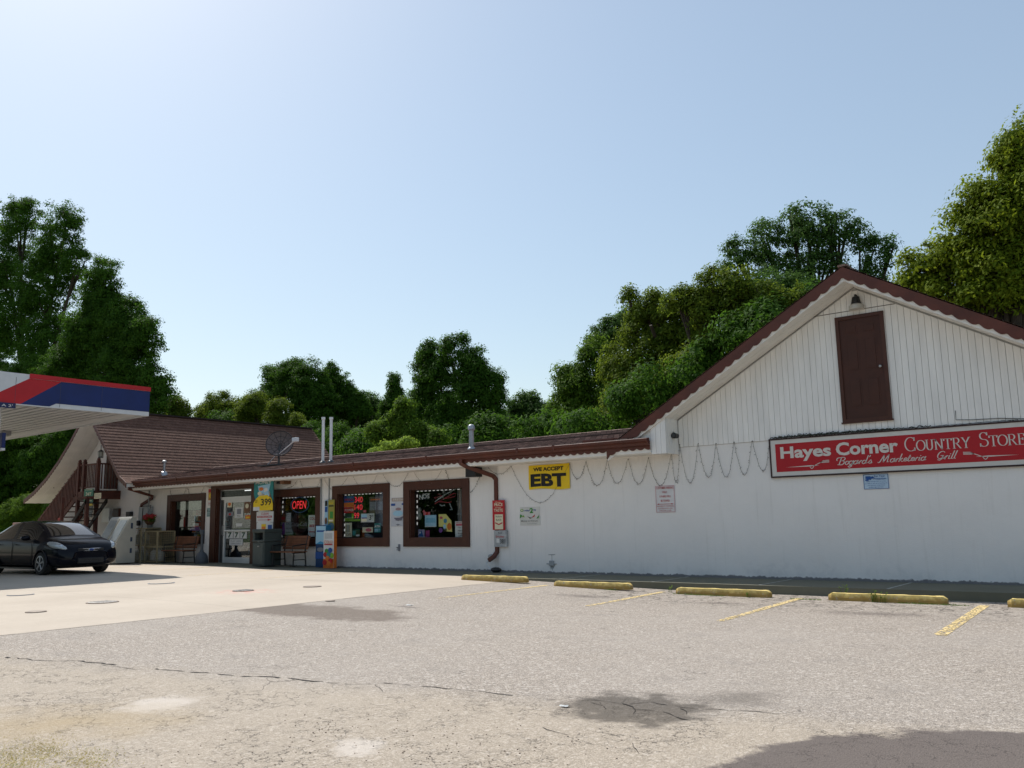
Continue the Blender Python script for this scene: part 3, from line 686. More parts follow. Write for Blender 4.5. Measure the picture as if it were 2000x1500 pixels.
b.box(-34.8, -34.6, YF, YB, 6.06, 6.12, M('dark_ridge_cap', (.03, .02, .018), .9))
b.build('roof', chal)
b = MB(); xs = sorted(fr(-39.9, -31.35, .025)+[p[0] for p in CP])
band(b, xs, lambda x: zc(x)+.01, lambda x: zc(x)-.14-scal(x, .17, .04), YF-.03, YF-.005, redbrown); b.build('verge_fascia', chal)
b = MB(); xs2 = sorted(fr(-39.85, -31.4, .3)+[p[0] for p in CP[1:-1]])
for k in range(6): band(b, xs2, lambda x: zc(x)-.03, lambda x: zc(x)-.17+.006*(k % 2), YF+k*.178, YF+k*.178+.172, white_trim)
b.build('verge_soffit', chal)
b = MB(); band(b, xs2, lambda x: max(2.62, zc(x)-.1), lambda x: 2.6, WY+.02, WY+.17, stucco); b.box(-38.6, -32.2, WY, WY+.16, -.1, 2.6, stucco); b.box(-38.6, -38.45, WY+.16, YB-.3, -.1, 2.9, stucco); band(b, xs2, lambda x: max(2.62, zc(x)-.1), lambda x: 2.6, YB-.3, YB-.15, stucco); b.build('wall', chal)
b = MB(); b.box(-35.0, -34.05, WY-.02, WY+.03, 2.8, 4.85, framebrown, .01); b.box(-34.9, -34.15, WY-.035, WY-.02, 2.86, 4.75, doorbrown); b.build('door', chal)
# balcony
b = MB(); b.box(-35.4, -33.8, 16.85, WY, 2.66, 2.78, stairbrown, .01); b.box(-35.43, -33.77, 16.8, 16.85, 2.46, 2.80, stairbrown); b.box(-33.8, -33.75, 16.85, WY, 2.46, 2.80, stairbrown); b.box(-35.0, -33.85, 16.86, 16.9, 2.81, 2.86, white_trim); b.box(-33.83, -33.79, 16.9, 17.6, 2.81, 2.86, white_trim); b.build('balcony_deck', chal)
b = MB()
for x, y in ((-35.38, 16.85), (-34.95, 16.85), (-33.85, 16.85)):
    b.box(x-.065, x+.065, y-.065, y+.065, -.02 if x in (-35.38, -33.85) else 2.5, 3.98, stairbrown, .01); b.ball((x, y, 4.02), .07, stairbrown, 8)
b.box(-34.55, -34.45, 16.8, 16.9, -.02, 2.5, stairbrown)
b.build('balcony_post', chal)
b = MB(); b.box(-35.38, -33.85, 16.82, 16.88, 3.82, 3.88, stairbrown); b.box(-35.38, -33.85, 16.82, 16.88, 2.92, 2.97, stairbrown)
for x in fr(-35.25, -33.95, .12): b.box(x-.018, x+.018, 16.835, 16.865, 2.97, 3.82, stairbrown)
b.box(-33.88, -33.82, 16.9, WY, 3.82, 3.88, stairbrown)
for y in fr(17.0, 17.6, .13): b.box(-33.87, -33.83, y-.018, y+.018, 2.78, 3.82, stairbrown)
b.build('balcony_railing', chal)
# stair
b = MB(); xt, zt_, xb_, zb_ = -35.4, 2.76, -39.7, .04
dx = (xb_-xt); dz = (zb_-zt_)
def strg(y, off=0): b.add([(xt, y, zt_+.1), (xb_, y, zb_+.1), (xb_, y, zb_-.18), (xt, y, zt_-.2), (xt, y+.05, zt_+.1), (xb_, y+.05, zb_+.1), (xb_, y+.05, zb_-.18), (xt, y+.05, zt_-.2)], [(0, 1, 2, 3), (4, 7, 6, 5), (0, 4, 5, 1), (3, 2, 6, 7), (0, 3, 7, 4), (1, 5, 6, 2)], stairbrown)
strg(16.85); strg(17.6)
for i in range(13):
    t = (i+.5)/13; x = xt+dx*t; z = zt_+dz*t; b.box(x-.15, x+.15, 16.9, 17.6, z-.02, z+.025, stairbrown)
b.build('stair_flight', chal)
b = MB()
for i in range(36):
    t = i/35; x = xt+dx*t; z = zt_+dz*t; b.box(x-.035, x+.035, 16.82, 16.85, z+.05, z+1.1+(.04 if i % 2 else 0), stairbrown)
b.add([(xt, 16.81, zt_+1.0), (xb_, 16.81, zb_+1.0), (xb_, 16.81, zb_+1.08), (xt, 16.81, zt_+1.08), (xt, 16.87, zt_+1.0), (xb_, 16.87, zb_+1.0), (xb_, 16.87, zb_+1.08), (xt, 16.87, zt_+1.08)], [(0, 1, 2, 3), (4, 7, 6, 5), (3, 2, 6, 7), (0, 4, 5, 1)], stairbrown)
b.build('stair_railing', chal)
# lower back stair seen under the balcony
b = MB()
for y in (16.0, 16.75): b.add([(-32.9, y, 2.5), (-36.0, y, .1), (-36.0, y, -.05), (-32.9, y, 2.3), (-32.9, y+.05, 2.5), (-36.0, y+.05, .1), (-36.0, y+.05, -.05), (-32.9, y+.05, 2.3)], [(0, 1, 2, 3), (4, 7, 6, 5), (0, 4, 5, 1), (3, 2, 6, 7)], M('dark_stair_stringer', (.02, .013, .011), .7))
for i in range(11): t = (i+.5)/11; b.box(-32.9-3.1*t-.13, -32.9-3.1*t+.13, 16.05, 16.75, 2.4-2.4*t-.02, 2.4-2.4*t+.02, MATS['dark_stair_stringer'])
b.box(-33.05, -32.93, 16.0, 16.12, -.02, 2.46, stairbrown); b.box(-34.0, -32.9, 15.98, 16.8, 2.46, 2.54, stairbrown)
b.build('open_tread_steps', chal)
# ================================================================== CANOPY
can = thing('fuel_canopy', (-31, 8, 0), 'fuel station canopy with red, white and blue fascia over the forecourt at left', 'canopy')
CX, CY0, CY1, CZ0, CZ1 = -25.8, -1.0, 14.36, 4.8, 5.70; CXL = -42
cred = M('canopy_red', hx('B3141F'), .4, var=.14, scale=1.2); cblue = M('canopy_blue', hx('0A2360'), .4, var=.22, scale=1.2); cwhite = M('canopy_white', (.62, .63, .65), .4, var=.05)
b = MB(); b.box(CX-.06, CX, CY0, CY1, CZ0, CZ1, cwhite); b.box(CXL, CX-.06, CY1-.06, CY1, CZ0, CZ1, cwhite); b.box(CXL, CX-.06, CY0, CY0+.06, CZ0, CZ1, cwhite); b.box(CXL, CXL+.06, CY0+.06, CY1-.06, CZ0, CZ1, cwhite)
def yz(px, py):
    r = ray(px, py); t = CX/r[0]; return (r[1]*t, CAMZ+r[2]*t)
xq = CX+.004
def yzpoly(pts, x, m): b.add([(x, p[0], p[1]) for p in pts], [tuple(range(len(pts)))], m)
ys_ = lambda px: yz(px, 780)[0]
yA, yB = ys_(57), ys_(0); zt1, zb1 = CZ1, CZ0
# dark blue field, slanted red bar, red cap, white foot
y_bt, y_bb = ys_(118), ys_(40); y_rt, y_rb = ys_(55), ys_(-38)
zfoot = CZ0+.13
yzpoly([(y_bb, CZ0+.03), (ys_(97), CZ0+.03), (ys_(110), zfoot), (CY1, zfoot), (CY1, CZ1-.12), (y_bt, CZ1-.12)], xq, cblue)
yzpoly([(y_rb, CZ0+.03), (y_bb, CZ0+.03), (y_bt, CZ1-.12), (y_rt, CZ1-.12)], xq, cred)
b.box(CX, CX+.025, y_rt, CY1+.02, CZ1-.115, CZ1+.02, cred)
b.box(CXL, CX, CY1, CY1+.02, CZ1-.115, CZ1+.02, cred); b.box(CX-6, CX, CY1, CY1+.004, zfoot, CZ1-.12, cblue)
sm_ = M('canopy_seam', (.05, .05, .07), .6)
for yy in fr(CY0+.3, CY1-.3, 1.22)[1:-1]: b.box(CX+.004, CX+.0065, yy-.004, yy+.004, CZ0+.03, CZ1-.12, sm_)
b.build('fascia', can)
b = MB(); y = CY0+.1
while y < CY1-.55:
    b.box(CXL+.1, CX-.6, y, y+.19, CZ0+.07, CZ0+.11, cwhite); b.box(CXL+.1, CX-.6, y+.19, y+.30, CZ0+.115, CZ0+.125, M('deck_groove', (.22, .19, .16), .7)); y += .30
b.box(CX-.6, CX-.06, CY0+.06, CY1-.06, CZ0+.06, CZ0+.12, cwhite); b.box(CXL+.1, CX-.6, CY1-.6, CY1-.06, CZ0+.06, CZ0+.12, cwhite)
b.box(CXL+.06, CX-.06, CY0+.06, CY1-.06, CZ1-.12, CZ1-.1, cwhite)
b.build('deck', can)
for (x, y) in ((-31, 4.5), (-31, 9.5), (-37.5, 4.5), (-37.5, 10.5)):
    b = MB(); b.box(x-.13, x+.13, y-.13, y+.13, gz(x), CZ0+.08, cwhite, .01); b.build('column', can) if x < -36 or y < 8 else None
lf = thing('canopy_light', (-31.6, 9.5, CZ0), 'square recessed lamp under the fuel canopy soffit', 'lamp')
b = MB(); r_ = gp(9, 843, CZ0+.05); b.box(r_[0]-.17, r_[0]+.17, r_[1]-.17, r_[1]+.17, CZ0-.10, CZ0+.09, galv, .02); b.build('housing', lf)
b = MB(); b.box(r_[0]-.14, r_[0]+.14, r_[1]-.14, r_[1]+.14, CZ0-.115, CZ0-.095, M('lamp_lens', (.5, .5, .46), .3)); b.build('lens', lf)
b = MB(); b.box(CX+.03, CX+.05, ys_(-60), ys_(30), CZ0-.115, CZ0+.03, M('navy_sign', hx('1B2350'), .4))
b.text("A 2'", ys_(2), ys_(24), CZ0-.08, CZ0-.01, CX+.053, paper, bold=.01, plane='x'); o = b.build('clearance_sign'); tag(o, 'small navy clearance plate with white characters under the canopy edge', 'sign')
b = MB(); q = gp(3, 880, 3.55); b.box(q[0]-.5, q[0]+.1, q[1]-.05, q[1]+.05, 3.62, 4.05, cblue, .01); b.box(q[0]-.5, q[0]+.1, q[1]-.05, q[1]+.05, 3.55, 3.615, cwhite); b.box(q[0]-.75, q[0]-.5, q[1]-.12, q[1]+.12, .05, CZ0+.09, cwhite)
tag(b.build('pump_sign', org=(q[0]-.6, q[1], .05)), 'blue sign with white lower edge on a post under the canopy at the left border', 'sign')
# ================================================================== SIGNS ON THE WALL
def col(name, h, rough=.5, **k): return M(name, hx(h), rough, var=k.pop('var', .05), **k)
ink = col('black_ink', '15120F'); redink = col('red_ink', 'B01822'); blueink = col('blue_ink', '1D4E92'); greenink = col('green_ink', '3E8B3A'); cream = col('cream_paper', 'D8D2B4'); tealink = col('teal_ink', '1F7C7C'); yel = col('banner_yellow', 'E6C318'); pinkink = col('pink_ink', 'C8606E'); skyp = col('pale_blue_print', '9CC4D8'); orange = col('orange_ink', 'D2702A'); purple = col('purple_ink', '6A3A86'); lime = col('lime_green_ink', '79A92E'); dgreen = col('dark_green_ink', '14452F'); greyink = col('grey_print', '7C7F86'); brownink = col('brown_print', '6E4A30')
def P2(b, u, v): return b[0]+(b[1]-b[0])*u, b[2]+(b[3]-b[2])*v
class Sign(MB):
    """flat panel in a rectangle R = (x0, x1, z0, z1) at depth y; u,v are 0..1 across it"""
    def __init__(s, R, y, m, th=.006, bev=0, back=True):
        super().__init__(); s.R = R; s.y = y; s.k = 1
        if back: s.box(R[0], R[1], y, y+th, R[2], R[3], m, bev)
    def yy(s): s.k += 1; return s.y-.0016*s.k
    def r(s, u0, u1, v0, v1, m): a, c = P2(s.R, u0, v0); e, f = P2(s.R, u1, v1); s.quad(a, e, c, f, s.yy(), m); return s
    def t(s, txt, u0, u1, v0, v1, m, **k): a, c = P2(s.R, u0, v0); e, f = P2(s.R, u1, v1); s.text(txt, a, e, c, f, s.yy(), m, **k); return s
    def d(s, u, v, ru, rv, m): a, c = P2(s.R, u, v); s.disc(a, c, s.yy(), ru*(s.R[1]-s.R[0]), rv*(s.R[3]-s.R[2]), m); return s
    def p(s, pts, m): s.poly([P2(s.R, *q) for q in pts], s.yy(), m); return s
    def done(s, name, label, cat='sign', group=None):
        R = s.R; o = s.build(name, org=((R[0]+R[1])/2, s.y, R[2])); return tag(o, label, cat, group)
def RW(px0, py0, px1, py1, Y_):
    a = wp(px0, (py0+py1)/2, Y_)[0]; c = wp(px1, (py0+py1)/2, Y_)[0]; m_ = (px0+px1)/2
    return (a, c, wp(m_, py1, Y_)[1], wp(m_, py0, Y_)[1])
SY = WY-.11                      # face of signs on the gable wall
# --- main store sign
xl, xr_ = -6.93, wp(2005, 870, SY)[0]+.28
s = Sign((xl, xr_, 2.10, 2.85), SY, M('sign_cream_white', (.60, .58, .54), .5, var=.06), .035)
bd = M('sign_dark_edge', (.03, .012, .012), .5)
s.box(xl-.03, xl, SY-.012, SY+.04, 2.07, 2.88, bd); s.box(xr_, xr_+.03, SY-.012, SY+.04, 2.07, 2.88, bd); s.box(xl, xr_, SY-.012, SY+.04, 2.07, 2.10, bd); s.box(xl, xr_, SY-.012, SY+.04, 2.85, 2.88, bd)
sred = M('sign_red_field', hx('A80F1C'), .45, var=.07, scale=1.5)
s.quad(xl+.10, xr_-.1, 2.185, 2.765, SY-.003, sred)
let = M('sign_lettering', (.62, .58, .53), .5, var=.04); ys1 = SY-.006
def XZ(px, py): return wp(px, py, SY)
hb = XZ(1525.5, 896.5)[1]; ht = XZ(1525, 873.5)[1]
desc = .05
# bold sans words: fitted by their own outlines (y has a descender)
s.text('Hayes', XZ(1524, 880)[0], XZ(1623, 880)[0], hb-(ht-hb)*.28, ht, ys1, let, bold=.032)
s.text('Corner', XZ(1632, 870)[0], XZ(1754, 870)[0], hb-.005, ht+.012, ys1, let, bold=.032)
glyphs(s, ROMAN, 'COUNTRY', XZ(1767, 865)[0], XZ(1895, 860)[0], hb, [ht-hb+.015]+[(ht-hb)*.78]*6, ys1, let, .024, .0075)
glyphs(s, ROMAN, 'STORE', XZ(1912, 860)[0], XZ(2003, 855)[0], hb, [ht-hb+.015]+[(ht-hb)*.78]*4, ys1, let, .024, .0075)
zb_ = 2.265; xh = .15
def word(w_, p0, p1): glyphs(s, SCRIPT, w_, XZ(p0, 900)[0], XZ(p1, 900)[0], zb_, [xh]*len(w_), ys1, let, .021, .008, ang=65, slant=.45)
word("Bogard's", 1634, 1702); word('Marketeria', 1717, 1808); word('Grill', 1827, 1867)
def fork(xa, xb, flip):
    d = 1 if not flip else -1; z = 2.275; L_ = abs(xb-xa); A = xa if not flip else xb
    X = lambda t: A+d*L_*t
    s.add([(X(0), ys1, z), (X(.55), ys1, z-.008), (X(.78), ys1, z+.006), (X(.55), ys1, z+.016)], [(0, 1, 2, 3)], let)
    vs, fs = pen([[(X(.55+.10*i/8+.12*i/8*0), z-.05*math.sin(math.pi*i/8)) for i in range(9)]], .012, .012)
    s.add([(u, ys1, v) for u, v in vs], fs, let)
    vs, fs = pen([[(X(.65+.03*i), z-.0+.012*i+.0) for i in range(8)]], .013, .013); s.add([(u, ys1, v) for u, v in vs], fs, let)
    for k in range(4):
        zz = z+.055+.014*k; vs, fs = pen([[(X(.80), z+.062), (X(.87), zz-.002), (X(1), zz+.004)]], .008, .008); s.add([(u, ys1, v) for u, v in vs], fs, let)
fork(XZ(1535, 905)[0], XZ(1620, 905)[0], False); fork(XZ(1882, 893)[0], XZ(1991, 890)[0], True)
s.done('store_sign', 'long red store sign with cream lettering and border on the gable wall')
# --- blue protection sign
R = RW(1687, 926, 1736, 955, WY-.06); y = WY-.07
s = Sign(R, y, col('pale_blue_metal', 'B4CBDD', .4), .008)
for q in ((0, 1, .0, .03), (0, 1, .97, 1), (0, .02, 0, 1), (.98, 1, 0, 1)): s.r(*q, blueink)
s.p([(.08, .72), (.30, .62), (.34, .70), (.30, .88), (.10, .88)], blueink).d(.37, .78, .06, .08, blueink).d(.15, .62, .08, .06, blueink)
s.t('For Your', .45, .88, .80, .92, blueink, bold=.02).t('Protection', .42, .92, .62, .76, blueink, bold=.02)
s.t('Video Equipment is in use', .12, .90, .47, .54, blueink, bold=.01).t('or will in the processing of', .06, .94, .34, .41, blueink, bold=.01).t('and system inspection', .16, .86, .21, .28, blueink, bold=.01).t('update sign monitor', .20, .80, .08, .15, blueink, bold=.01)
s.done('security_sign', 'small pale blue security notice below the red store sign')
# --- parking sign
R = RW(1281, 948, 1319, 1001, WY-.06)
s = Sign(R, y, M('parking_sign_white', (.68, .67, .67), .4), .006)
for q in ((.02, .98, .015, .025), (.02, .98, .975, .985), (.02, .035, .02, .98), (.965, .98, .02, .98)): s.r(*q, pinkink)
s.t('CUSTOMER PARKING', .06, .94, .87, .95, redink, bold=.01).t('ONLY', .37, .62, .72, .79, redink, bold=.01).t('OTHERS WILL', .22, .80, .56, .63, redink, bold=.01).t('BE TOWED', .28, .74, .40, .47, redink, bold=.01)
s.r(.15, .85, .305, .318, redink).p([(.08, .31), (.18, .285), (.18, .338)], redink).p([(.92, .31), (.82, .285), (.82, .338)], redink)
s.t("HAWKEY'S TOWING", .08, .92, .21, .26, redink).t('CLEVELAND OH', .14, .86, .13, .17, redink).t('740 590 2126', .20, .80, .05, .09, redink)
s.done('parking_sign', 'white notice with red customer parking lettering on the stucco wall')
# --- EBT banner, slightly curled
R = RW(1033, 907, 1113, 955, WY-.08); s = Sign(R, WY-.085, yel, .004, back=False)
n = 24
def bow(u, v): return WY-.085-.012*math.sin(u*9+v*2)*(1-v)-.01*v*(1-v)
vs = []; 
for j in range(9):
    for i in range(n+1):
        u, v = i/n, j/8; a, c = P2(R, u, v); vs.append((a, bow(u, v), c+(.02*math.sin(u*6)*(1-v))))
s.add(vs, [(j*(n+1)+i, j*(n+1)+i+1, (j+1)*(n+1)+i+1, (j+1)*(n+1)+i) for j in range(8) for i in range(n)], yel)
i0 = len(s.v); s.text('WE ACCEPT', *P2(R, .12, 0)[:1], P2(R, .86, 0)[0], P2(R, 0, .74)[1], P2(R, 0, .90)[1], 0, ink, bold=.04)
s.text('EBT', P2(R, .05, 0)[0], P2(R, .92, 0)[0], P2(R, 0, .10)[1], P2(R, 0, .63)[1], 0, ink, bold=.045)
for i in range(i0, len(s.v)):
    v_ = s.v[i]; u = (v_[0]-R[0])/(R[1]-R[0]); v = (v_[2]-R[2])/(R[3]-R[2]); s.v[i] = (v_[0], bow(u, v)-.007, v_[2]+.02*math.sin(u*6)*(1-v))
s.keepn = True; s.done('vinyl_banner', 'yellow banner with large black EBT lettering hung under the eave')
# --- relax sign
R = RW(1016, 990, 1055, 1026, WY-.06)
s = Sign(R, WY-.07, M('cream_panel', (.62, .61, .57), .5), .006)
s.d(.11, .82, .08, .08, greenink).d(.11, .82, .05, .05, cream).t('relax', .24, .52, .76, .86, blueink, bold=.02).t('2', .50, .68, .66, .94, greenink, bold=.04).t('go', .68, .82, .74, .86, blueink, bold=.02)
s.p([(.0, .38), (.08, .44), (.12, .55), (.02, .62)], greenink).p([(.10, .48), (.25, .44), (.20, .56)], lime).p([(.38, .5), (.52, .36), (.62, .40), (.5, .43)], ink).p([(.58, .40), (.78, .60), (.74, .46)], redink).p([(.84, .36), (.98, .56), (.95, .38)], greenink)
s.t('Money to Entrust', .08, .90, .19, .27, ink, bold=.01).t('bank services', .4, .85, .08, .12, greyink)
s.done('bank_sign', 'square cream sign with green leaves and a big green 2 on the wall')
# --- stacked signs on the downspout
R = RW(962, 977, 985, 1035, 17.6); y = 17.6
s = Sign(R, y, redink, .03)
s.t('Great', .25, .75, .91, .96, cream, shear=.3).t('PRICE', .16, .88, .80, .90, cream, bold=.02).t('Great', .25, .75, .73, .78, cream, shear=.3).t('TASTE', .14, .90, .61, .71, cream, bold=.02)
s.r(.2, .9, .02, .52, cream).t('Marlboro', .28, .82, .42, .48, ink).t('BLACK', .32, .78, .31, .37, ink).p([(.25, .22), (.55, .16), (.85, .22), (.85, .26), (.55, .2), (.25, .26)], redink)
s.done('price_sign', 'narrow red sign with cream lettering strapped to the brown downspout')
R = RW(965, 1036, 989, 1068, 17.6)
s = Sign(R, y, M('worn_grey_sign', (.36, .38, .39), .5, var=.25, scale=9), .05)
s.t('ICE', .35, .65, .80, .92, ink).t('Smoker', .15, .85, .56, .70, redink).r(.2, .45, .25, .5, paper).t('381', .5, .9, .2, .48, ink).done('price_sign', 'weathered grey sign with black figures below the narrow red one')
# --- milkshake-like poster between windows
R = RW(764, 972, 792, 1028, WY-.01)
s = Sign(R, WY-.012, M('glossy_poster', (.55, .56, .60), .3), .004)
s.r(.05, .95, .87, .99, col('tan_header', 'A8988C')).t('FRESH', .15, .85, .9, .97, paper).r(0, .3, .72, .8, blueink).r(.75, 1, .74, .8, blueink)
s.d(.52, .60, .2, .05, col('dusty_rose', '9A7F80')).p([(.25, .22), (.55, .18), (.9, .3), (.55, .24)], greyink).p([(.2, .30), (.4, .2), (.75, .2), (.9, .36), (.6, .3)], col('plum_grey', '6A6874')).p([(.35, .06), (.5, .02), (.65, .06), (.5, .09)], greyink).d(.5, .45, .34, .10, skyp)
s.done('wall_poster', 'tall pale drink poster between the two right hand shop windows', 'poster')
# --- fittings on the wall
b = MB(); x, z = wp(778, 1070, WY-.05); b.box(x-.03, x+.03, WY-.04, WY, z-.09, z+.1, greyink, .01); b.tube([(x, WY-.04, z), (x, WY-.09, z), (x, WY-.1, z-.07)], .015, galv); b.lathe([(.035, 0), (.035, .012)], (x, WY-.1, z+.01), darkgray)
tag(b.build('wall_tap', org=(x, WY, z)), 'small dark outdoor tap on the wall between two windows', 'tap')
b = MB(); x, z = wp(1078, 1103, WY-.07); b.box(x-.07, x+.07, WY-.10, WY-.055, z-.03, z+.10, grayp, .015); b.box(x-.005, x+.005, WY-.065, WY-.06, z+.1, z+.25, grayp); b.tube([(x-.16, WY-.07, z+.02), (x+.14, WY-.07, z+.02)], .01, grayp)
b.p = None; b.poly([(x-.06, z-.03), (x+.06, z-.03), (x+.045, z-.1), (x+.03, z-.07), (x+.01, z-.16), (x-.005, z-.07), (x-.04, z-.13)], WY-.062, grayp); b.tube([(x-.1, WY-.065, z+.24), (x+.1, WY-.065, z+.25)], .006, grayp)
tag(b.build('wall_outlet', org=(x, WY, z)), 'grey capped outlet low on the white wall with drips below', 'outlet')
b = MB(); x, z = wp(965, 1092, 17.6); b.ball((x-.12, 17.62, z+.06), .09, grayp, 10, (1, .6, .8)); b.tube([(x-.1, 17.62, z), (x-.22, 17.55, z-.1), (x+.1, 17.5, z-.42)], .016, pvc); b.ball((x+.14, 17.5, .07), .14, black, 10, (1.2, .8, .5))
tag(b.build('drain_hose', org=(x, 17.5, 0)), 'bundled grey drain hose and black fitting at the foot of the downspout', 'hose')
b = MB(); x, z = wp(923, 922, 17.4); b.box(x-.17, x+.17, 17.3, 17.6, z-.13, z+.12, black, .02); b.box(x-.02, x+.02, 17.4, 17.44, z+.1, 2.73, darkgray); tag(b.build('wall_speaker', org=(x, 17.4, z)), 'black speaker box under the eave beside the top of the downspout', 'speaker')
b = MB(); x, z = wp(547, 940, 17.5); b.box(x-.13, x+.0, 17.45, 17.7, z-.08, z+.14, black, .01); b.box(x+.02, x+.12, 17.5, 17.74, z-.12, z+.12, alu, .01); b.box(x+.12, x+.30, 17.4, 17.7, z-.1, z+.12, brownink, .01)
tag(b.build('eave_light', org=(x, 17.5, z)), 'small boxy light and sensor under the eave above the OPEN window', 'lamp')
# gable lamp
gl = thing('gable_lamp', (wp(1672, 592, WY-.1)[0], WY-.08, wp(1672, 592, WY-.1)[1]), 'dark bell shaped lamp high on the gable above the brown door', 'lamp')
x, z = wp(1672, 590, WY-.15); yl = WY-.16
b = MB(); b.tube([(x, WY-.08, z+.12), (x, yl, z+.14), (x, yl, z+.06)], .025, black); b.lathe([(.02, .12), (.07, .10), (.085, .02), (.10, -.04)], (x, yl, z), black, 20); b.build('lamp_hood', gl, smooth=True)
b = MB(); b.lathe([(.095, -.04), (.14, -.07), (.15, -.15), (.145, -.155)], (x, yl, z), M('clouded_lamp_glass', (.45, .43, .38), .2, var=.15), 20); b.build('lamp_shade', gl, smooth=True)
# camera in the corner
sc_ = thing('security_camera', (-9.0, WY-.1, 3.1), 'small dark camera on an arm at the left end of the gable siding', 'camera')
x, z = wp(1318, 851, 17.4); b = MB(); b.tube([(x-.13, 17.6, z-.06), (x-.13, 17.5, z+.05), (x-.05, 17.45, z+.08), (x, 17.4, z+.03)], .018, galv); b.ball((x-.14, 17.62, z-.08), .035, galv); b.build('bracket', sc_, smooth=True)
b = MB(); b.lathe([(.03, .12), (.055, .10), (.065, -.06), (.055, -.07)], (x, 17.4, z), black, 16, 'y'); b.lathe([(.045, -.075), (.01, -.08)], (x, 17.4, z), darkgray, 16, 'y'); b.build('camera_body', sc_, smooth=True)
# cable run + tangled string on top of the sign, and garlands
cord = M('dark_green_cord', (.035, .04, .03), .6); bulb = M('small_clear_bulb', (.22, .20, .19), .3)
def garland(name, swags, Y_, label, group=None):
    b = MB(); rr = random.Random(len(swags)*7); p0 = None
    for (ax, ay), (mx, my), (cx_, cy_) in swags:
        A = wp(ax, ay, Y_); Mi = wp(mx, my, Y_); C_ = wp(cx_, cy_, Y_); pts = []
        for i in range(25):
            t = i/24; X_ = (1-t)**2*A[0]+2*t*(1-t)*Mi[0]+t*t*C_[0]; zz = A[1]*(1-t)+C_[1]*t-(((A[1]+C_[1])/2-Mi[1])*(1-(2*t-1)**2)**1.0)
            pts.append((X_+rr.uniform(-.005, .005), Y_-.01, zz+rr.uniform(-.006, .006)))
        b.tube(pts, .0036, M('faded_garland_wire', (.13, .125, .11), .6), 4)
        for i in range(1, 24, 1):
            q = pts[i]; e = (q[0]+rr.uniform(-.035, .035), q[1]-rr.uniform(0, .02), q[2]+rr.uniform(-.035, .02)); b.tube([q, e], [.003, .006], bulb, 4)
        b.ball(pts[0], .012, cord, 5)
        if p0: b.tube([p0, pts[0]], .004, cord, 4)
        p0 = pts[-1]
    o = b.build(name, org=b.v[0]); return tag(o, label, 'string lights', group)
lsw = [((332, 951), (318, 985), (356, 984)), ((365, 949), (360, 985), (388, 980))]
garland('string_lights', [((332, 951), (334, 962), (336, 972)), ((358, 970), (362, 960), (365, 951)), ((366, 951), (369, 960), (372, 970)), ((392, 968), (397, 955), (402, 948)), ((402, 948), (412, 952), (420, 952))], WY-.02, 'thin string of unlit lights draped above the leftmost shop window')
garland('string_lights', [((562, 953), (575, 948), (582, 936)), ((586, 936), (606, 966), (628, 932)), ((633, 932), (649, 956), (682, 929)), ((689, 928), (714, 955), (739, 923)), ((747, 923), (774, 950), (799, 920)), ((808, 920), (836, 946), (864, 916)), ((870, 915), (874, 926), (877, 936)), ((920, 962), (930, 945), (944, 915))], WY-.02, 'thin string of unlit lights swagged along the eave above the middle windows')
garland('string_lights', [((955, 914), (976, 926), (997, 911)), ((999, 911), (1045, 978), (1084, 958)), ((1113, 906), (1128, 935), (1145, 902)), ((1145, 902), (1168, 948), (1186, 899)), ((1187, 899), (1204, 944), (1226, 897)), ((1228, 897), (1247, 945), (1266, 895)), ((1267, 895), (1290, 948), (1311, 888))], WY-.075, 'looped string of unlit lights under the eave around the yellow banner')
garland('string_lights', [((1312, 887), (1320, 942), (1328, 869)), ((1328, 869), (1347, 943), (1363, 867)), ((1364, 867), (1384, 932), (1398, 866)), ((1399, 866), (1418, 932), (1433, 864)), ((1434, 864), (1455, 927), (1468, 862)), ((1470, 862), (1492, 920), (1503, 858))], WY-.08, 'icicle loops of string lights on the stucco left of the red sign')
b = MB(); rr = random.Random(5)
for k in range(7):
    L0 = rr.uniform(1500, 1530); L1 = rr.uniform(1700, 1860) if k < 5 else 1990; pts = []
    n = 90
    for i in range(n):
        px = L0+(L1-L0)*i/(n-1); py = 861-(px-1508)*.064+rr.uniform(-3, .5)-1; X_ = wp(px, py, WY-.12)[0]; pts.append((X_, WY-.12+rr.uniform(-.03, .02), 2.886+abs(rr.gauss(0, .022 if k < 5 else .006))))
    b.tube(pts, .008 if k < 5 else .004, cord, 4)
tag(b.build('string_lights', org=(-6.9, WY-.1, 2.9)), 'dark tangled string of lights lying along the top of the red sign', 'string lights')
b = MB(); b.tube([(wp(a, c, WY-.1)[0], WY-.1, wp(a, c, WY-.1)[1]) for a, c in ((1866, 802), (1867, 820), (1900, 820), (1950, 817), (2010, 818), (2050, 815))], .006, cord, 5); tag(b.build('wall_cable', org=(-3.2, WY-.1, 3)), 'thin dark cable running across the siding above the red sign', 'cable')
b = MB(); b.tube([(wp(643, 931, WY-.03)[0], WY-.03, 2.72), (wp(643, 931, WY-.03)[0], WY-.03, 2.0)], .018, grayp, 8); b.tube([(wp(627.5, 931, WY-.03)[0], WY-.03, 2.72), (wp(627.5, 931, WY-.03)[0], WY-.03, 1.0)], .022, grayp, 8)
tag(b.build('conduit', org=(-21.3, WY, 1)), 'pair of thin vertical conduits on the wall right of the OPEN window', 'conduit')
# ================================================================== WINDOW SIGNS (behind the panes)
GY = WY+.175
def gsign(px0, py0, px1, py1, m, Yq=GY): return Sign(RW(px0, py0, px1, py1, Yq), Yq, m, .004)
neon = M('red_neon', (1.0, .05, .06), .5, emis=.45, var=0); ledred = M('red_led_digits', (1, .03, .06), .5, emis=.42, var=0)
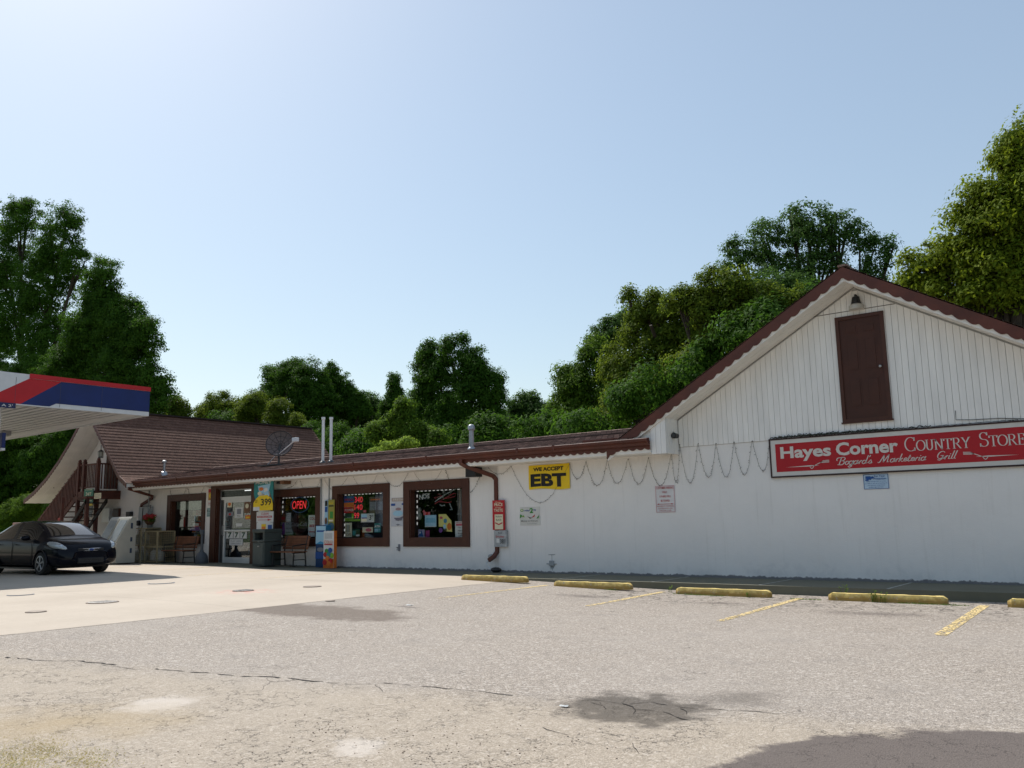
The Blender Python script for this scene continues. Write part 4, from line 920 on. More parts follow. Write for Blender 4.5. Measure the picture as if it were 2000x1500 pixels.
# OPEN sign
R = RW(570, 974, 601, 998, GY); s = Sign(R, GY, black, .004, back=False)
for rx, mt in ((.5, M('dim_blue_neon', (.05, .09, .2), .5, emis=.15, var=0)),):
    cxm, czm = P2(R, .5, .5); pts = [(cxm+(R[1]-R[0])*.56*math.cos(2*math.pi*i/36), GY, czm+(R[3]-R[2])*.62*math.sin(2*math.pi*i/36)) for i in range(37)]; s.tube(pts, .012, mt, 6)
s.text('OPEN', P2(R, .06, 0)[0], P2(R, .94, 0)[0], P2(R, 0, .18)[1], P2(R, 0, .82)[1], GY-.02, neon, bold=-.005, shear=.12)
s.done('neon_sign', 'red neon OPEN sign lit in the window beside the entrance')
s = Sign(RW(569, 1003, 600, 1046, GY), GY, black, .004, back=False); s.y = GY
dred = col('dark_cola_red', '2A0709', .3); s.d(.5, .5, .5, .5, M('bottle_cap_rim', (.02, .022, .02), .3)).d(.5, .5, .44, .45, dred).t('Coca-Cola', -.02, 1.0, .42, .62, col('silver_script', '8C9092'), shear=.35, bold=.006).d(.5, .86, .1, .05, brownink)
s.done('oval_sign', 'dark red oval cola sign with silver script in the OPEN window')
s = gsign(602, 1006, 620, 1048, paper); s.t('COLD', .15, .95, .78, .9, redink, bold=.02).t('BEER', .15, .95, .44, .56, redink, bold=.02).r(.1, .95, .2, .24, redink).done('window_notice', 'white notice with red lettering at the right edge of the OPEN window', 'notice')
s = gsign(559, 1002, 568, 1019, paper); s.r(.15, .85, .8, .84, greyink).r(.15, .85, .6, .63, greyink).r(.15, .85, .4, .43, greyink).done('window_notice', 'small blank white sheet above the cola sign in the OPEN window', 'notice')
s = gsign(547, 1005, 559, 1020, brownink); s.r(.2, .8, .3, .7, redink).done('window_notice', 'small brown sticker at the left side of the OPEN window', 'notice')
s = gsign(551, 1020, 573, 1048, col('grey_newsprint', '9AA0A2')); s.p([(0, .1), (.3, .1), (.2, 1), (0, .9)], purple).t('SALE', .35, .9, .8, .95, ink).t('NEWS', .35, .9, .5, .64, ink).t('DAILY', .4, .95, .25, .36, ink).r(.1, 1, .03, .14, ink).done('window_notice', 'newspaper style sheet with purple edge low in the OPEN window', 'notice')
# window B
s = gsign(672, 969, 693, 1002, blueink); s.r(0, 1, .35, .62, orange).r(0, 1, .0, .34, redink).t('MEGA', .1, .9, .72, .86, redink, bold=.02).t('POWER', .1, .9, .1, .24, paper).done('lottery_sign', 'blue and orange lottery board behind the third shop window', 'sign')
b = Sign(RW(691, 969, 709, 1014, GY-.012), GY-.012, black, .01); b.t('340', .1, .95, .72, .97, ledred).t('140', .1, .95, .40, .64, ledred).t('99', .05, .6, .04, .28, ledred); b.done('led_display', 'black display with glowing red jackpot numbers in the third window', 'display')
s = gsign(673, 1003, 704, 1018, lime); s.r(0, .45, .4, 1, dgreen).t('LOTTO', .1, .6, .1, .35, ink).done('lottery_sign', 'lime green sign under the glowing red numbers', 'sign')
s = Sign(RW(705, 1003, 731, 1020, GY-.016), GY-.016, paper, .004); s.r(.03, .45, .55, .92, skyp).r(.05, .45, .45, .55, purple).t('3', .62, .78, .25, .85, ink).t('99', .80, .95, .55, .85, ink).r(.05, .45, .1, .4, cream).done('price_notice', 'white price card reading 3 99 in the middle of the third window', 'notice')
s = gsign(721, 970, 752, 1003, col('dim_brown_poster', '5A4E48')); s.r(0, 1, .86, .9, brownink).r(.1, .7, .8, .86, orange).r(.05, .45, .2, .7, greyink).r(.55, .95, .2, .7, greyink).done('window_poster', 'large dim brown poster at the upper right of the third window', 'poster')
s = gsign(706, 996, 715, 1001, pinkink).done('window_notice', 'tiny pink tag above the white price card in the third window', 'notice')
s = gsign(674, 1021, 687, 1049, cream); s.r(.1, .75, .35, .85, col('khaki_print', 'A9A184')).t('150', .15, .9, .1, .3, brownink).done('window_notice', 'cream paper sheet at the lower left of the third window', 'notice')
s = gsign(688, 1033, 703, 1049, dgreen); s.r(.5, .95, .1, .3, paper).r(.05, .45, .2, .8, tealink).done('window_notice', 'dark green card beside the cream sheet in the third window', 'notice')
s = gsign(708, 1030, 728, 1040, cream); s.d(.6, .5, .3, .35, pinkink).done('window_notice', 'wide cream sticker low in the middle of the third window', 'notice')
s = gsign(731, 1022, 744, 1040, tealink); s.t('ATM', .05, .9, .52, .8, paper, bold=.03).t('EBT', .1, .9, .1, .4, skyp, bold=.03).done('window_notice', 'teal ATM sign at the lower right of the third window', 'sign')
# window C
s = gsign(819, 965, 839, 976, black); s.t('N', .0, .35, .05, .9, paper, bold=.02).t('OS', .34, 1.0, .2, .95, paper, bold=.02).r(.34, 1.05, .98, 1.06, paper).done('vinyl_decal', 'white block letter decal at the top left of the fourth window', 'sign')
# angular red-and-grey neon (unlit tubes)
b = MB(); tub1 = col('unlit_red_tube', '9A3340', .3); tub2 = col('unlit_white_tube', '8F9A9A', .3); w2 = lambda L_: [(wp(800+x/12.5, 940+y/12.5, GY)[0], GY, wp(800+x/12.5, 940+y/12.5, GY)[1]) for x, y in L_]
b.tube(w2([(620, 545), (1090, 290), (1130, 300), (1110, 370), (830, 430), (700, 500), (620, 545)]), .012, tub1, 6); b.tube(w2([(620, 550), (700, 495), (960, 520), (1020, 500)]), .014, tub1, 6); b.tube(w2([(620, 500), (850, 330), (1120, 190)]), .014, tub2, 6); b.tube(w2([(980, 540), (1040, 700), (990, 690)]), .016, tub2, 6); b.tube(w2([(740, 570), (790, 600), (860, 580)]), .014, tub2, 6); b.tube(w2([(690, 310), (800, 360), (600, 400), (650, 440)]), .009, tub1, 6)
tag(b.build('neon_sign', org=(-16.4, GY, 1.9)), 'unlit angular red and white tube sign in the fourth window', 'sign')
s = gsign(827, 1000, 840, 1006, pinkink); s.p([(-.2, 1), (.1, 1.8), (.3, 1)], pinkink).r(.4, .7, .1, .9, redink).done('window_notice', 'small pink sticker above the pale blue sheet in the fourth window', 'notice')
s = gsign(830, 1006, 852, 1029, skyp); s.r(.08, .92, .35, .75, col('mid_blue_wash', '7FB4CC')).r(.0, 1, 0, .06, paper).done('window_poster', 'pale blue square sheet in the middle of the fourth window', 'poster')
s = Sign(RW(857, 1004, 883, 1039, GY), GY, cream, .004, back=False); s.p([(0, .3), (.0, 1), (.55, 1), (.95, .62), (1, .0), (.55, .04), (.3, .3)], col('pale_yellow_print', 'D6CC78')).d(.5, .62, .13, .13, col('mid_blue_print', '4E86A6')).d(.8, .3, .17, .2, orange).d(.45, .28, .1, .16, skyp).d(.15, .1, .14, .14, purple).t('99', .35, .62, .02, .2, ink, bold=.03).d(.2, .8, .12, .08, pinkink).done('window_poster', 'rounded yellow poster with blue and orange spots in the fourth window', 'poster')
s = gsign(889, 1018, 906, 1050, paper); s.r(.1, .9, .72, .86, pinkink).r(.1, .9, .92, .95, redink).t('2 for', .3, .7, .58, .66, ink).t('North', .35, .95, .38, .48, ink).t('Smoke', .35, .95, .22, .32, ink).t('3.99', .4, .9, .06, .16, ink).done('window_notice', 'white handwritten notice with pink heading, lower right of the fourth window', 'notice')
s = gsign(817, 1034, 829, 1050, col('mauve_print', '8A86A4')); s.p([(0, .2), (.5, .9), (.9, .1)], blueink).d(.3, .6, .12, .1, paper).done('window_notice', 'mauve and blue flyer in the lower left corner of the fourth window', 'notice')
s = gsign(831, 1036, 839, 1050, col('magenta_print', '8A2B64')).done('window_notice', 'narrow magenta card beside the mauve flyer in the fourth window', 'notice')
b = MB(); x, z = wp(819, 1008, GY+.2); b.ball((x, GY+.2, z), .12, M('pale_globe', (.42, .42, .40), .4), 12, (.7, .7, 1)); b.ball((x, GY+.2, z+.18), .07, MATS['pale_globe'], 10); tag(b.build('figurine', org=(x, GY+.2, z)), 'pale rounded figurine behind the left side of the fourth window', 'figurine')
b = MB(); x0 = wp(895, 1000, GY+.35)[0]; b.box(x0, x0+.9, GY+.35, GY+.4, .9, 2.2, M('vertical_blind', (.28, .25, .23), .8)); [b.box(x0+i*.11, x0+i*.11+.012, GY+.33, GY+.35, .9, 2.2, grayp) for i in range(8)]
b.box(x0-.02, x0+.9, GY+.32, GY+.36, 1.5, 1.53, grayp); tag(b.build('store_shelf', org=(x0, GY+.35, .9)), 'brown slatted panel seen inside the right edge of the fourth window', 'shelf')
# window 1: valance and stocked shelves
b = MB(); n = 26; X0, X1 = WIN['w1'][0]+.03, WIN['w1'][1]-.03; val = M('sage_valance_cloth', (.20, .25, .21), .9, var=.15)
vs = [(X0+(X1-X0)*i/n, GY+.03+.02*math.sin(i*1.9), z_+(.05*((i/n-.5)*2)**2 if j else 0)) for j, z_ in enumerate((2.24, 1.93)) for i in range(n+1)]
b.add(vs, [(i, i+1, n+2+i, n+1+i) for i in range(n)], val); b.keepn = True; tag(b.build('valance', org=(X0, GY, 1.9)), 'sage green valance at the top of the leftmost shop window', 'curtain')
def shelfunit(x0, x1, y, z0, z1, seed, label, rows=5):
    t = thing('store_shelf', ((x0+x1)/2, y, 0), label, 'shelf'); b = MB(); rr = random.Random(seed)
    b.box(x0, x1, y+.25, y+.28, 0, z1, darkgray)
    for r in range(rows): zz = z0+(z1-z0)*r/rows; b.box(x0, x1, y, y+.25, zz-.02, zz, alu)
    b.build('frame', t); g = MB(); cs = [paper, cream, redink, greenink, blueink, orange, yel, greyink, brownink, tealink, skyp]
    for r in range(rows):
        zz = z0+(z1-z0)*r/rows; x = x0+.02
        while x < x1-.08:
            w_ = rr.uniform(.06, .14)
            if rr.random() < .8: g.box(x, x+w_-.01, y+.02, y+.2, zz+.003, zz+rr.uniform(.5, .85)*(z1-z0)/rows, rr.choice(cs))
            x += w_
    g.build('goods', t)['kind'] = 'stuff'
shelfunit(-29.6, -27.6, 18.35, .9, 1.95, 2, 'stocked shelf of goods seen through the leftmost shop window')
shelfunit(-27.3, -25.2, 19.2, .3, 2.1, 9, 'stocked shelf of goods seen through the entrance door glass', 7)
fl = gsign(377, 1022, 388, 1034, pinkink); fl.r(0, 1, .6, 1, paper).p([(-.6, -.2), (1.3, -.2), (1.1, .4), (-.3, .3)], purple).done('window_poster', 'pink and purple sticker low in the leftmost shop window', 'poster')
# door stickers
DYq = WY+.115
def dsign(px0, py0, px1, py1, m): return Sign(RW(px0, py0, px1, py1, DYq), DYq, m, .003)
for i, (a, lb) in enumerate((((442, 455), 'left'), ((456, 468), 'middle'), ((469, 482), 'right'))):
    s = dsign(a[0], 1038, a[1], 1052, paper); s.t('7', .25, .8, .12, .9, dgreen, bold=.04).r(.1, .9, .0, .03, greyink).done('door_sticker', f'white card with a dark 7, {lb} of the three on the entrance door', 'notice', 'number cards on the entrance door')
s = dsign(448, 1053, 474, 1065, paper); s.t('PLAY HERE', .1, .9, .55, .8, greyink).t('OPEN DAILY', .1, .9, .15, .4, greyink).done('door_sticker', 'wide white card below the number cards on the entrance door', 'notice')
s = dsign(459, 991, 475, 1011, paper); s.r(.25, .75, .35, .85, greyink).t('PULL', .3, .7, .08, .25, ink).done('door_sticker', 'white sheet with a grey block in the upper half of the entrance door', 'notice')
s = dsign(444, 978, 453, 991, cream); s.d(.5, .5, .3, .3, orange).done('door_sticker', 'cream sticker with an orange spot at the top of the entrance door', 'notice')
s = dsign(477, 979, 488, 1002, brownink); s.d(.5, .6, .3, .2, cream).done('door_sticker', 'brown poster at the top right of the entrance door', 'poster')
s = dsign(479, 1006, 489, 1014, orange); s.r(.1, .9, .3, .6, yel).done('door_sticker', 'orange sticker at the right side of the entrance door', 'notice')
s = dsign(461, 1022, 473, 1028, paper).done('door_sticker', 'small blank white strip just above the door bar', 'notice')
s = dsign(443, 1000, 456, 1008, greyink); s.r(.3, .6, .2, .7, redink).done('door_sticker', 'grey sticker at the left side of the entrance door', 'notice')
# stickers left of the door
s = Sign(RW(407, 955, 416, 977, WY-.01), WY-.01, col('orange_label', 'B98A3E'), .004); s.r(0, 1, .7, 1, redink).d(.5, .4, .3, .2, yel).done('wall_sticker', 'red and orange sticker on the wall left of the entrance', 'notice')
s = Sign(RW(406, 979, 417, 988, WY-.01), WY-.01, paper, .004); s.t('SMOKE', .1, .9, .3, .7, pinkink).done('wall_sticker', 'small white sticker under the red and orange one', 'notice')
s = Sign(RW(404, 992, 418, 1009, WY-.01), WY-.01, col('pale_teal_label', '8FA8A8'), .004); s.p([(.0, .6), (.15, .9), (.15, .6)], ink).r(.2, .95, .6, .65, ink).r(.1, .9, .3, .33, ink).r(.1, .9, .1, .13, ink).done('wall_sticker', 'pale teal notice, lowest of the three on the wall left of the entrance', 'notice')
# ================================================================== THINGS IN FRONT OF THE WALL
# 3.99 hanging banner + sheets under it
YB_ = 17.35
R = RW(496, 937, 534, 997, YB_); s = Sign(R, YB_, yel, .004, back=False)
navy = col('banner_blue', '2B4E7C'); s.p([(0, .55), (.0, 1), (1, 1), (1, .25), (.82, .6), (.5, .68), (.3, .6), (.15, .2), (.1, .3)], tealink)
s.p([(.28, .55), (.2, .80), (.85, .86), (.75, .55)], skyp).t('MONEY', .08, .9, .86, .96, paper, bold=.02).d(.38, .70, .12, .06, orange).d(.62, .66, .10, .08, paper).d(.3, .56, .1, .06, cream).d(.68, .5, .13, .12, skyp)
s.p([(.0, .0), (0, .25), (.12, .38), (.3, .48), (.7, .5), (.92, .38), (1, .2), (1, 0)], yel).t('3', .38, .55, .16, .38, ink, bold=.02).t('99', .58, .92, .16, .38, ink, bold=.02).r(.0, .33, .0, .12, paper).t('2/', .1, .22, .26, .36, ink)
s.done('hanging_banner', 'blue and yellow 3 99 price banner hanging by the entrance')
R = RW(501, 999, 534, 1020, YB_+.05); s = Sign(R, YB_+.05, paper, .004); s.t('CLEAN', .28, .72, .68, .9, redink, bold=.01).r(.05, .92, .42, .6, redink).t('RESTROOMS', .1, .88, .45, .57, paper, bold=.01).r(.08, .8, .2, .235, redink).p([(.68, .12), (.92, .22), (.68, .32)], redink).done('restroom_sign', 'white sign with red restroom lettering and arrow under the price banner')
R = RW(501, 1020.5, 533, 1040, YB_+.05); s = Sign(R, YB_+.05, paper, .004); s.r(.3, .58, .1, .85, yel).r(.33, .55, .3, .6, orange).r(.7, .95, .1, .75, blueink).done('product_sign', 'white sheet with yellow and blue cartons below the restroom sign')
b = MB(); bx0, bx1 = R[0], R[1]; b.tube([(bx0+.02, YB_+.07, 0.07), (bx0+.02, YB_+.07, 2.72)], .015, framebrown, 8); b.box(bx0, bx1, YB_+.06, YB_+.075, R[2]-.02, R[2], framebrown); b.tube([(bx1-.03, YB_+.07, .07), (bx1-.03, YB_+.07, 2.72)], .015, framebrown, 8)
tag(b.build('banner_frame', org=(bx0, YB_, 0)), 'thin brown post frame carrying the banners beside the entrance', 'frame')
# hanging narrow ads
R = RW(634, 977, 640, 1035, WY-.07); s = Sign(R, WY-.07, skyp, .01); s.r(.1, .9, .8, .98, ink).r(.1, .9, .6, .78, blueink).d(.5, .3, .4, .12, brownink).r(.1, .9, .0, .1, paper).done('hanging_advert', 'narrow pale blue advert strip left of the yellow green one', 'sign')
R = RW(641, 976, 653, 1037, WY-.09); s = Sign(R, WY-.09, col('olive_yellow_print', '9C9440'), .01); s.t('bait', .2, .8, .86, .93, yel).r(.1, .9, .78, .82, ink).r(.3, .8, .4, .62, greenink).d(.5, .14, .5, .13, col('slate_blue_print', '4B6878')).r(.15, .85, .3, .36, cream).done('hanging_advert', 'narrow yellow green advert hanging from the thin conduit', 'sign')
# standees
sb = thing('advert_standee', (wp(625, 1100, 17.45)[0], 17.45, 0), 'tall slim blue advert column standing on the pavement by the orange one', 'sign')
R = RW(617, 1026, 631, 1108, 17.45); R = (R[0], R[1]+.12, .03, R[3]); b = MB(); dk = col('deep_blue_print', '123A63'); b.box(R[0], R[1], 17.45, 17.7, R[2], R[3], col('water_blue_print', '2F7DA8'), .01); b.build('column_body', sb)
s = Sign(R, 17.446, dk, .002); s.r(.0, 1, .72, .98, skyp).r(0, 1, .55, .74, col('mid_water_blue', '3A8FBC')).p([(0, .55), (.5, .62), (1, .56), (1, .75), (0, .78)], skyp).r(.1, .9, .84, .88, blueink).d(.5, .42, .35, .05, greyink).r(0, 1, .2, .36, blueink); s.build('printed_face', sb)
R = RW(632, 1037, 652, 1109, 17.3); R = (R[0], R[1], .02, R[3]); so_ = thing('advert_standee', ((R[0]+R[1])/2, 17.3, 0), 'white and orange advert column with coloured bottles print on the pavement', 'sign')
b = MB(); b.box(R[0], R[1], 17.3, 17.42, R[2], R[3], orange, .01); b.build('column_body', so_)
s = Sign(R, 17.296, paper, .002); s.r(0, 1, 0, .25, orange); [s.r(.12, .85, .8+.03*k, .808+.03*k, greyink) for k in range(5)]; s.r(.1, .9, .62, .65, redink).t('COLD', .1, .9, .66, .74, orange)
for u, v, m_ in ((.35, .45, greenink), (.7, .48, blueink), (.85, .34, lime), (.25, .36, redink), (.55, .36, tealink), (.45, .26, orange), (.75, .2, redink), (.2, .15, redink), (.6, .12, orange)): s.d(u, v, .2, .07, m_)
s.build('printed_face', so_)
# benches
def make_bench(loc, rot, label):
    t = thing('bench', loc, label, 'bench'); L_ = 1.35
    def loc_build(b, n): 
        o = b.build(n, org=(0, 0, 0)); o.parent = t; o.location = (0, 0, 0); return o
    b = MB(); [b.box(-L_/2, L_/2, -.42+.1*k, -.335+.1*k, .42, .45, wood, .006) for k in range(5)]; loc_build(b, 'seat')
    b = MB(); [b.add([(-L_/2, .07+.018*k, .50+.085*k), (L_/2, .07+.018*k, .50+.085*k), (L_/2, .085+.018*k, .575+.085*k), (-L_/2, .085+.018*k, .575+.085*k), (-L_/2, .095+.018*k, .50+.085*k), (L_/2, .095+.018*k, .50+.085*k), (L_/2, .11+.018*k, .575+.085*k), (-L_/2, .11+.018*k, .575+.085*k)], [(0, 1, 2, 3), (7, 6, 5, 4), (0, 4, 5, 1), (3, 2, 6, 7), (0, 3, 7, 4), (1, 5, 6, 2)], wood) for k in range(5)]; loc_build(b, 'backrest')
    for x in (-L_/2+.12, L_/2-.12):
        b = MB(); b.tube([(x, -.36, .0), (x, -.34, .41)], .022, black, 8); b.tube([(x, .10, 0), (x, .06, .42), (x, .17, .94)], .022, black, 8); b.tube([(x, -.40, .41), (x, .08, .41)], .02, black, 8); b.tube([(x, -.36, .2), (x, .08, .2)], .015, black, 8); b.tube([(x, -.38, .41), (x, -.38, .62), (x, .08, .66)], .02, black, 8); b.box(x-.03, x+.03, -.46, -.3, 0, .02, black); loc_build(b, 'leg_frame')
    t.rotation_euler = (0, 0, rot); return t
xr = lambda px, Y_: ray(px, 1080)[0]/ray(px, 1080)[1]*Y_
make_bench((xr(572, 17.3), 17.3, .06), R_(-4), 'slatted wooden bench under the OPEN window beside the trash can')
make_bench((xr(357, 17.3), 17.3, .075), R_(3), 'slatted wooden bench under the leftmost shop window')
# trash can
xr = lambda px, Y_: ray(px, 1080)[0]/ray(px, 1080)[1]*Y_
TX0, TX1 = xr(493, 16.72), xr(516, 16.72)
tc_ = thing('trash_can', ((TX0+TX1)/2, 17.0, .07), 'square dark green grey trash can with a front opening by the entrance', 'trash can')
X0, X1, Y0, Y1 = TX0, TX1, 16.72, 17.36
b = MB(); b.box(X0, X1, Y0, Y1, .07, .80, trash, .02); b.box(X0+.06, X1-.06, Y0-.012, Y0+.01, .12, .74, M('bin_door_panel', (.06, .078, .075), .6), .008); b.build('body', tc_)
b = MB(); b.box(X0-.015, X1+.015, Y0-.015, Y1+.015, .81, .87, trash, .015)
for q in ((X0, X0+.09), (X1-.09, X1)): b.box(q[0], q[1], Y0, Y1, .86, 1.1, trash, .01)
b.box(X0+.09, X1-.09, Y0+.2, Y1, .86, 1.1, black); b.box(X0-.02, X1+.02, Y0-.02, Y1+.02, 1.09, 1.2, trash, .025); b.build('lid', tc_)
b = MB(); b.box(TX0+.28, TX0+.38, Y0-.03, Y0-.01, .66, .69, galv); b.build('latch', tc_)
# ash receptacle
as_ = thing('ash_receptacle', (-28.0, 17.2, .07), 'dark blue grey bottle shaped cigarette bin between bench and entrance', 'ash bin')
ax, ay = xr(394, 17.2), 17.2; ab = M('slate_resin', (.075, .085, .10), .55)
b = MB(); b.lathe([(.20, 0), (.215, .03), (.205, .22), (.16, .32), (.07, .40), (.05, .48)], (ax, ay, .07), ab, 24); b.build('base', as_, smooth=True)
b = MB(); b.lathe([(.048, .48), (.045, .98), (.075, 1.0), (.08, 1.1), (.05, 1.14)], (ax, ay, .07), ab, 20); b.build('neck', as_, smooth=True)
# ice freezer
fz = thing('ice_freezer', (-33.2, 16.3, .07), 'white outdoor freezer with slanted glass doors behind the parked car', 'freezer')
fm = M('freezer_enamel', (.42, .41, .36), .4, var=.08); X0, X1, YF0, YF1 = xr(186, 15.6), xr(226, 15.6), 15.6, 16.3
b = MB(); prof = [(YF0, .12), (YF1, .12), (YF1, 1.72), (YF0+.55, 1.72), (YF0+.50, 1.66), (YF0+.03, .80), (YF0, .78)]
b.prism(prof, X0, X1, fm, 'x'); b.box(X0+.1, X1-.1, YF0+.1, YF1-.1, .05, .12, black); b.build('cabinet', fz)
def slab(x0, x1, off, m, n, d0=.0, d1=1.0, inset=0.0):
    A = Vector((0, YF0+.03, .80)); B_ = Vector((0, YF0+.50, 1.66)); nn = Vector((0, -(B_.z-A.z), (B_.y-A.y))).normalized()
    p, q = A+(B_-A)*d0+nn*off, A+(B_-A)*d1+nn*off; r0, r1 = p+nn*.02, q+nn*.02; b = MB()
    b.add([(x0, p.y, p.z), (x1, p.y, p.z), (x1, q.y, q.z), (x0, q.y, q.z), (x0, r0.y, r0.z), (x1, r0.y, r0.z), (x1, r1.y, r1.z), (x0, r1.y, r1.z)], [(3, 2, 1, 0), (4, 5, 6, 7), (0, 1, 5, 4), (2, 3, 7, 6), (0, 4, 7, 3), (1, 2, 6, 5)], m); return b
frost = M('frosted_freezer_glass', (.30, .35, .38), .12, var=.25, scale=2)
for x0, x1 in ((X0+.06, (X0+X1)/2-.04), ((X0+X1)/2+.04, X1-.06)):
    d = slab(x0, x1, .0, fm, 'door', .02, .98).build('freezer_door', fz); slab(x0+.07, x1-.07, .012, frost, 'pane', .08, .92).build('pane', d)
sx = X1+.003
for z0, z1 in ((.45, .62), (.85, 1.0), (1.3, 1.5)): b = MB(); b.add([(sx, YF0+.5, z0), (sx, YF0+.58, z0), (sx, YF0+.58, z1), (sx, YF0+.5, z1)], [(0, 1, 2, 3)], M('faded_navy_mark', (.03, .05, .09), .5)); b.build('side_mark', fz)
# storage cages
cg = thing('gas_cylinder_cage', (-31.4, 17.0, .07), 'tan wire cage cabinet against the wall beside the freezer', 'cage'); cm = M('tan_wire', (.30, .25, .15), .6, var=.25, scale=6)
def cage(x0, x1, y0, y1, z1, t, nx):
    b = MB()
    for x in (x0, x1):
        for y in (y0, y1): b.box(x-.025, x+.025, y-.025, y+.025, .07, z1, cm)
    for z in (.12, (z1+.1)/2, z1): b.box(x0, x1, y0-.02, y0+.02, z-.02, z+.02, cm); b.box(x1-.02, x1+.02, y0, y1, z-.02, z+.02, cm); b.box(x0, x1, y1-.02, y1+.02, z-.02, z+.02, cm)
    b.box(x0, x1, y0, y1, z1-.01, z1+.01, cm); b.box(x0, x1, y0, y1, .1, .13, cm); b.box(x0+.02, x1-.02, y1-.03, y1-.01, .1, z1, M('cage_back_sheet', (.16, .145, .10), .7, var=.2)); b.build('frame', t)
    m_ = MB()
    for x in fr(x0, x1, .08): m_.box(x-.004, x+.004, y0-.006, y0, .12, z1, cm)
    for z in fr(.12, z1, .08): m_.box(x0, x1, y0-.008, y0-.002, z-.004, z+.004, cm)
    for y in fr(y0, y1, .08): m_.box(x1, x1+.006, y-.004, y+.004, .12, z1, cm)
    for z in fr(.12, z1, .08): m_.box(x1, x1+.008, y0, y1, z-.004, z+.004, cm)
    m_.build('mesh_panel', t)
cA = xr(246, 16.75)
cage(cA, cA+1.0, 16.75, 17.5, 1.3, cg, 9); cg2 = thing('gas_cylinder_cage', (-30.6, 17.0, .07), 'lower tan wire cage between the taller cage and the bench', 'cage'); cage(cA+1.12, cA+1.95, 16.85, 17.5, 1.18, cg2, 8)
cyl = M('white_gas_cylinder', (.5, .5, .47), .45, var=.1); grp = 'gas cylinders standing in the wire cages'
proto = None; csp = [(cA+.28, .13), (cA+.68, .13), (cA+.28, .72), (cA+.68, .72), (cA+1.35, .13), (cA+1.72, .13)]
for i, (x, z) in enumerate(csp):
    if proto is None:
        b = MB(); b.lathe([(.1, 0), (.15, .03), (.155, .2), (.14, .32), (.06, .38), (.03, .40)], (x, 17.1, z), cyl, 16); b.tube([(x-.09, 17.1, z+.34), (x-.09, 17.1, z+.45), (x+.09, 17.1, z+.45), (x+.09, 17.1, z+.34)], .012, cyl, 6)
        proto = b.build('gas_cylinder', org=(x, 17.1, z), smooth=True); o = proto
    else: o = proto.copy(); COL.objects.link(o); o.location = (x, 17.1, z)
    tag(o, 'white gas cylinder standing inside the tan wire cages', 'cylinder', grp)
# utility boxes and meter
b = MB(); b.box(-33.0, -32.72, 17.6, 17.74, 1.3, 1.95, darkgray, .01); tag(b.build('utility_box', org=(-32.9, 17.7, 1.3)), 'dark narrow utility box by the chalet downspout', 'utility box')
ub = thing('electric_panel', (-31.5, 17.7, 1.25), 'large grey electric cabinet with a round meter on the wall', 'utility box'); b = MB(); b.box(-31.95+.05, -31.25, 17.52, 17.74, 1.25, 2.1, grayp, .012); b.box(-31.6, -31.58, 17.5, 17.52, 1.3, 2.05, darkgray); b.tube([(-31.4, 17.64, 2.1), (-31.4, 17.64, 2.72)], .03, grayp, 8); b.build('cabinet', ub)
b = MB(); b.lathe([(.10, 0), (.10, -.08), (.07, -.11)], (-31.78, 17.5, 1.5), black, 18, 'y'); b.build('meter', ub, smooth=True)
b = MB(); b.box(-34.9, -34.3, 17.6, 17.74, 1.55, 2.15, alu, .02); tag(b.build('wall_panel', org=(-34.5, 17.7, 1.55)), 'blank white square panel on the wall above the freezer', 'panel')
wf = thing('wall_vent', (-33.9, 17.7, 1.6), 'dark louvred vent on the white wall beside the square panel', 'vent'); b = MB(); b.box(-34.1, -33.65, 17.66, 17.74, 1.6, 2.1, framebrown, .01); b.build('frame', wf); b = MB(); [b.box(-34.06, -33.69, 17.64, 17.66, 1.64+.055*k, 1.67+.055*k, darkgray) for k in range(8)]; b.build('louvre', wf)
# hanging flower basket
fb = thing('flower_basket', (-30.95, 17.45, 1.5), 'hanging basket of red flowers on a wall bracket', 'flower basket'); fx, fy = -30.85, 17.4
b = MB(); b.tube([(fx-.55, 17.73, 2.15), (fx-.5, fy, 2.12), (fx, fy, 2.12), (fx, fy, 2.05)], .01, black, 6); [b.tube([(fx, fy, 2.05), (fx+.17*math.cos(a), fy+.17*math.sin(a), 1.58)], .004, black, 4) for a in (0, 2.1, 4.2)]; b.build('bracket', fb)
b = MB(); b.lathe([(.08, -.16), (.15, -.10), (.19, 0), (.17, 0)], (fx, fy, 1.58), M('coir_liner', (.12, .06, .03), .9), 16); b.build('basket', fb)
# lantern on chalet gable, corner lamp, restroom sign tags
lt = thing('porch_lantern', (-34.5, 17.2, 4.2), 'black framed lantern hanging from a bracket at the chalet balcony', 'lamp'); x, z = wp(197, 886, 17.0); b = MB(); b.tube([(x+.35, 17.2, z+.32), (x+.2, 17.0, z+.36), (x, 17.0, z+.34), (x, 17.0, z+.14)], .014, black, 6); b.lathe([(.12, .08), (.02, .16)], (x, 17.0, z), black, 6); b.lathe([(.1, -.16), (.09, -.13)], (x, 17.0, z), black, 6)
for k in range(6): a = k*math.pi/3; b.tube([(x+.09*math.cos(a), 17.0+.09*math.sin(a), z-.14), (x+.11*math.cos(a), 17.0+.11*math.sin(a), z+.08)], .006, black, 4)
b.build('frame', lt); b = MB(); b.lathe([(.08, -.12), (.095, .07)], (x, 17.0, z), M('lantern_glass', (.35, .36, .32), .2), 6); b.build('glass', lt)
x, z = wp(106, 936, 17.2); b = MB(); b.lathe([(.02, .12), (.16, .06), (.17, 0), (.10, -.09), (.03, -.1)], (x, 17.2, z), black, 12); b.tube([(x, 17.2, z+.1), (x, 17.2, zc(x)-.2)], .012, black, 6); tag(b.build('eave_lamp', org=(x, 17.2, z)), 'small black lamp under the flared left eave of the chalet', 'lamp')
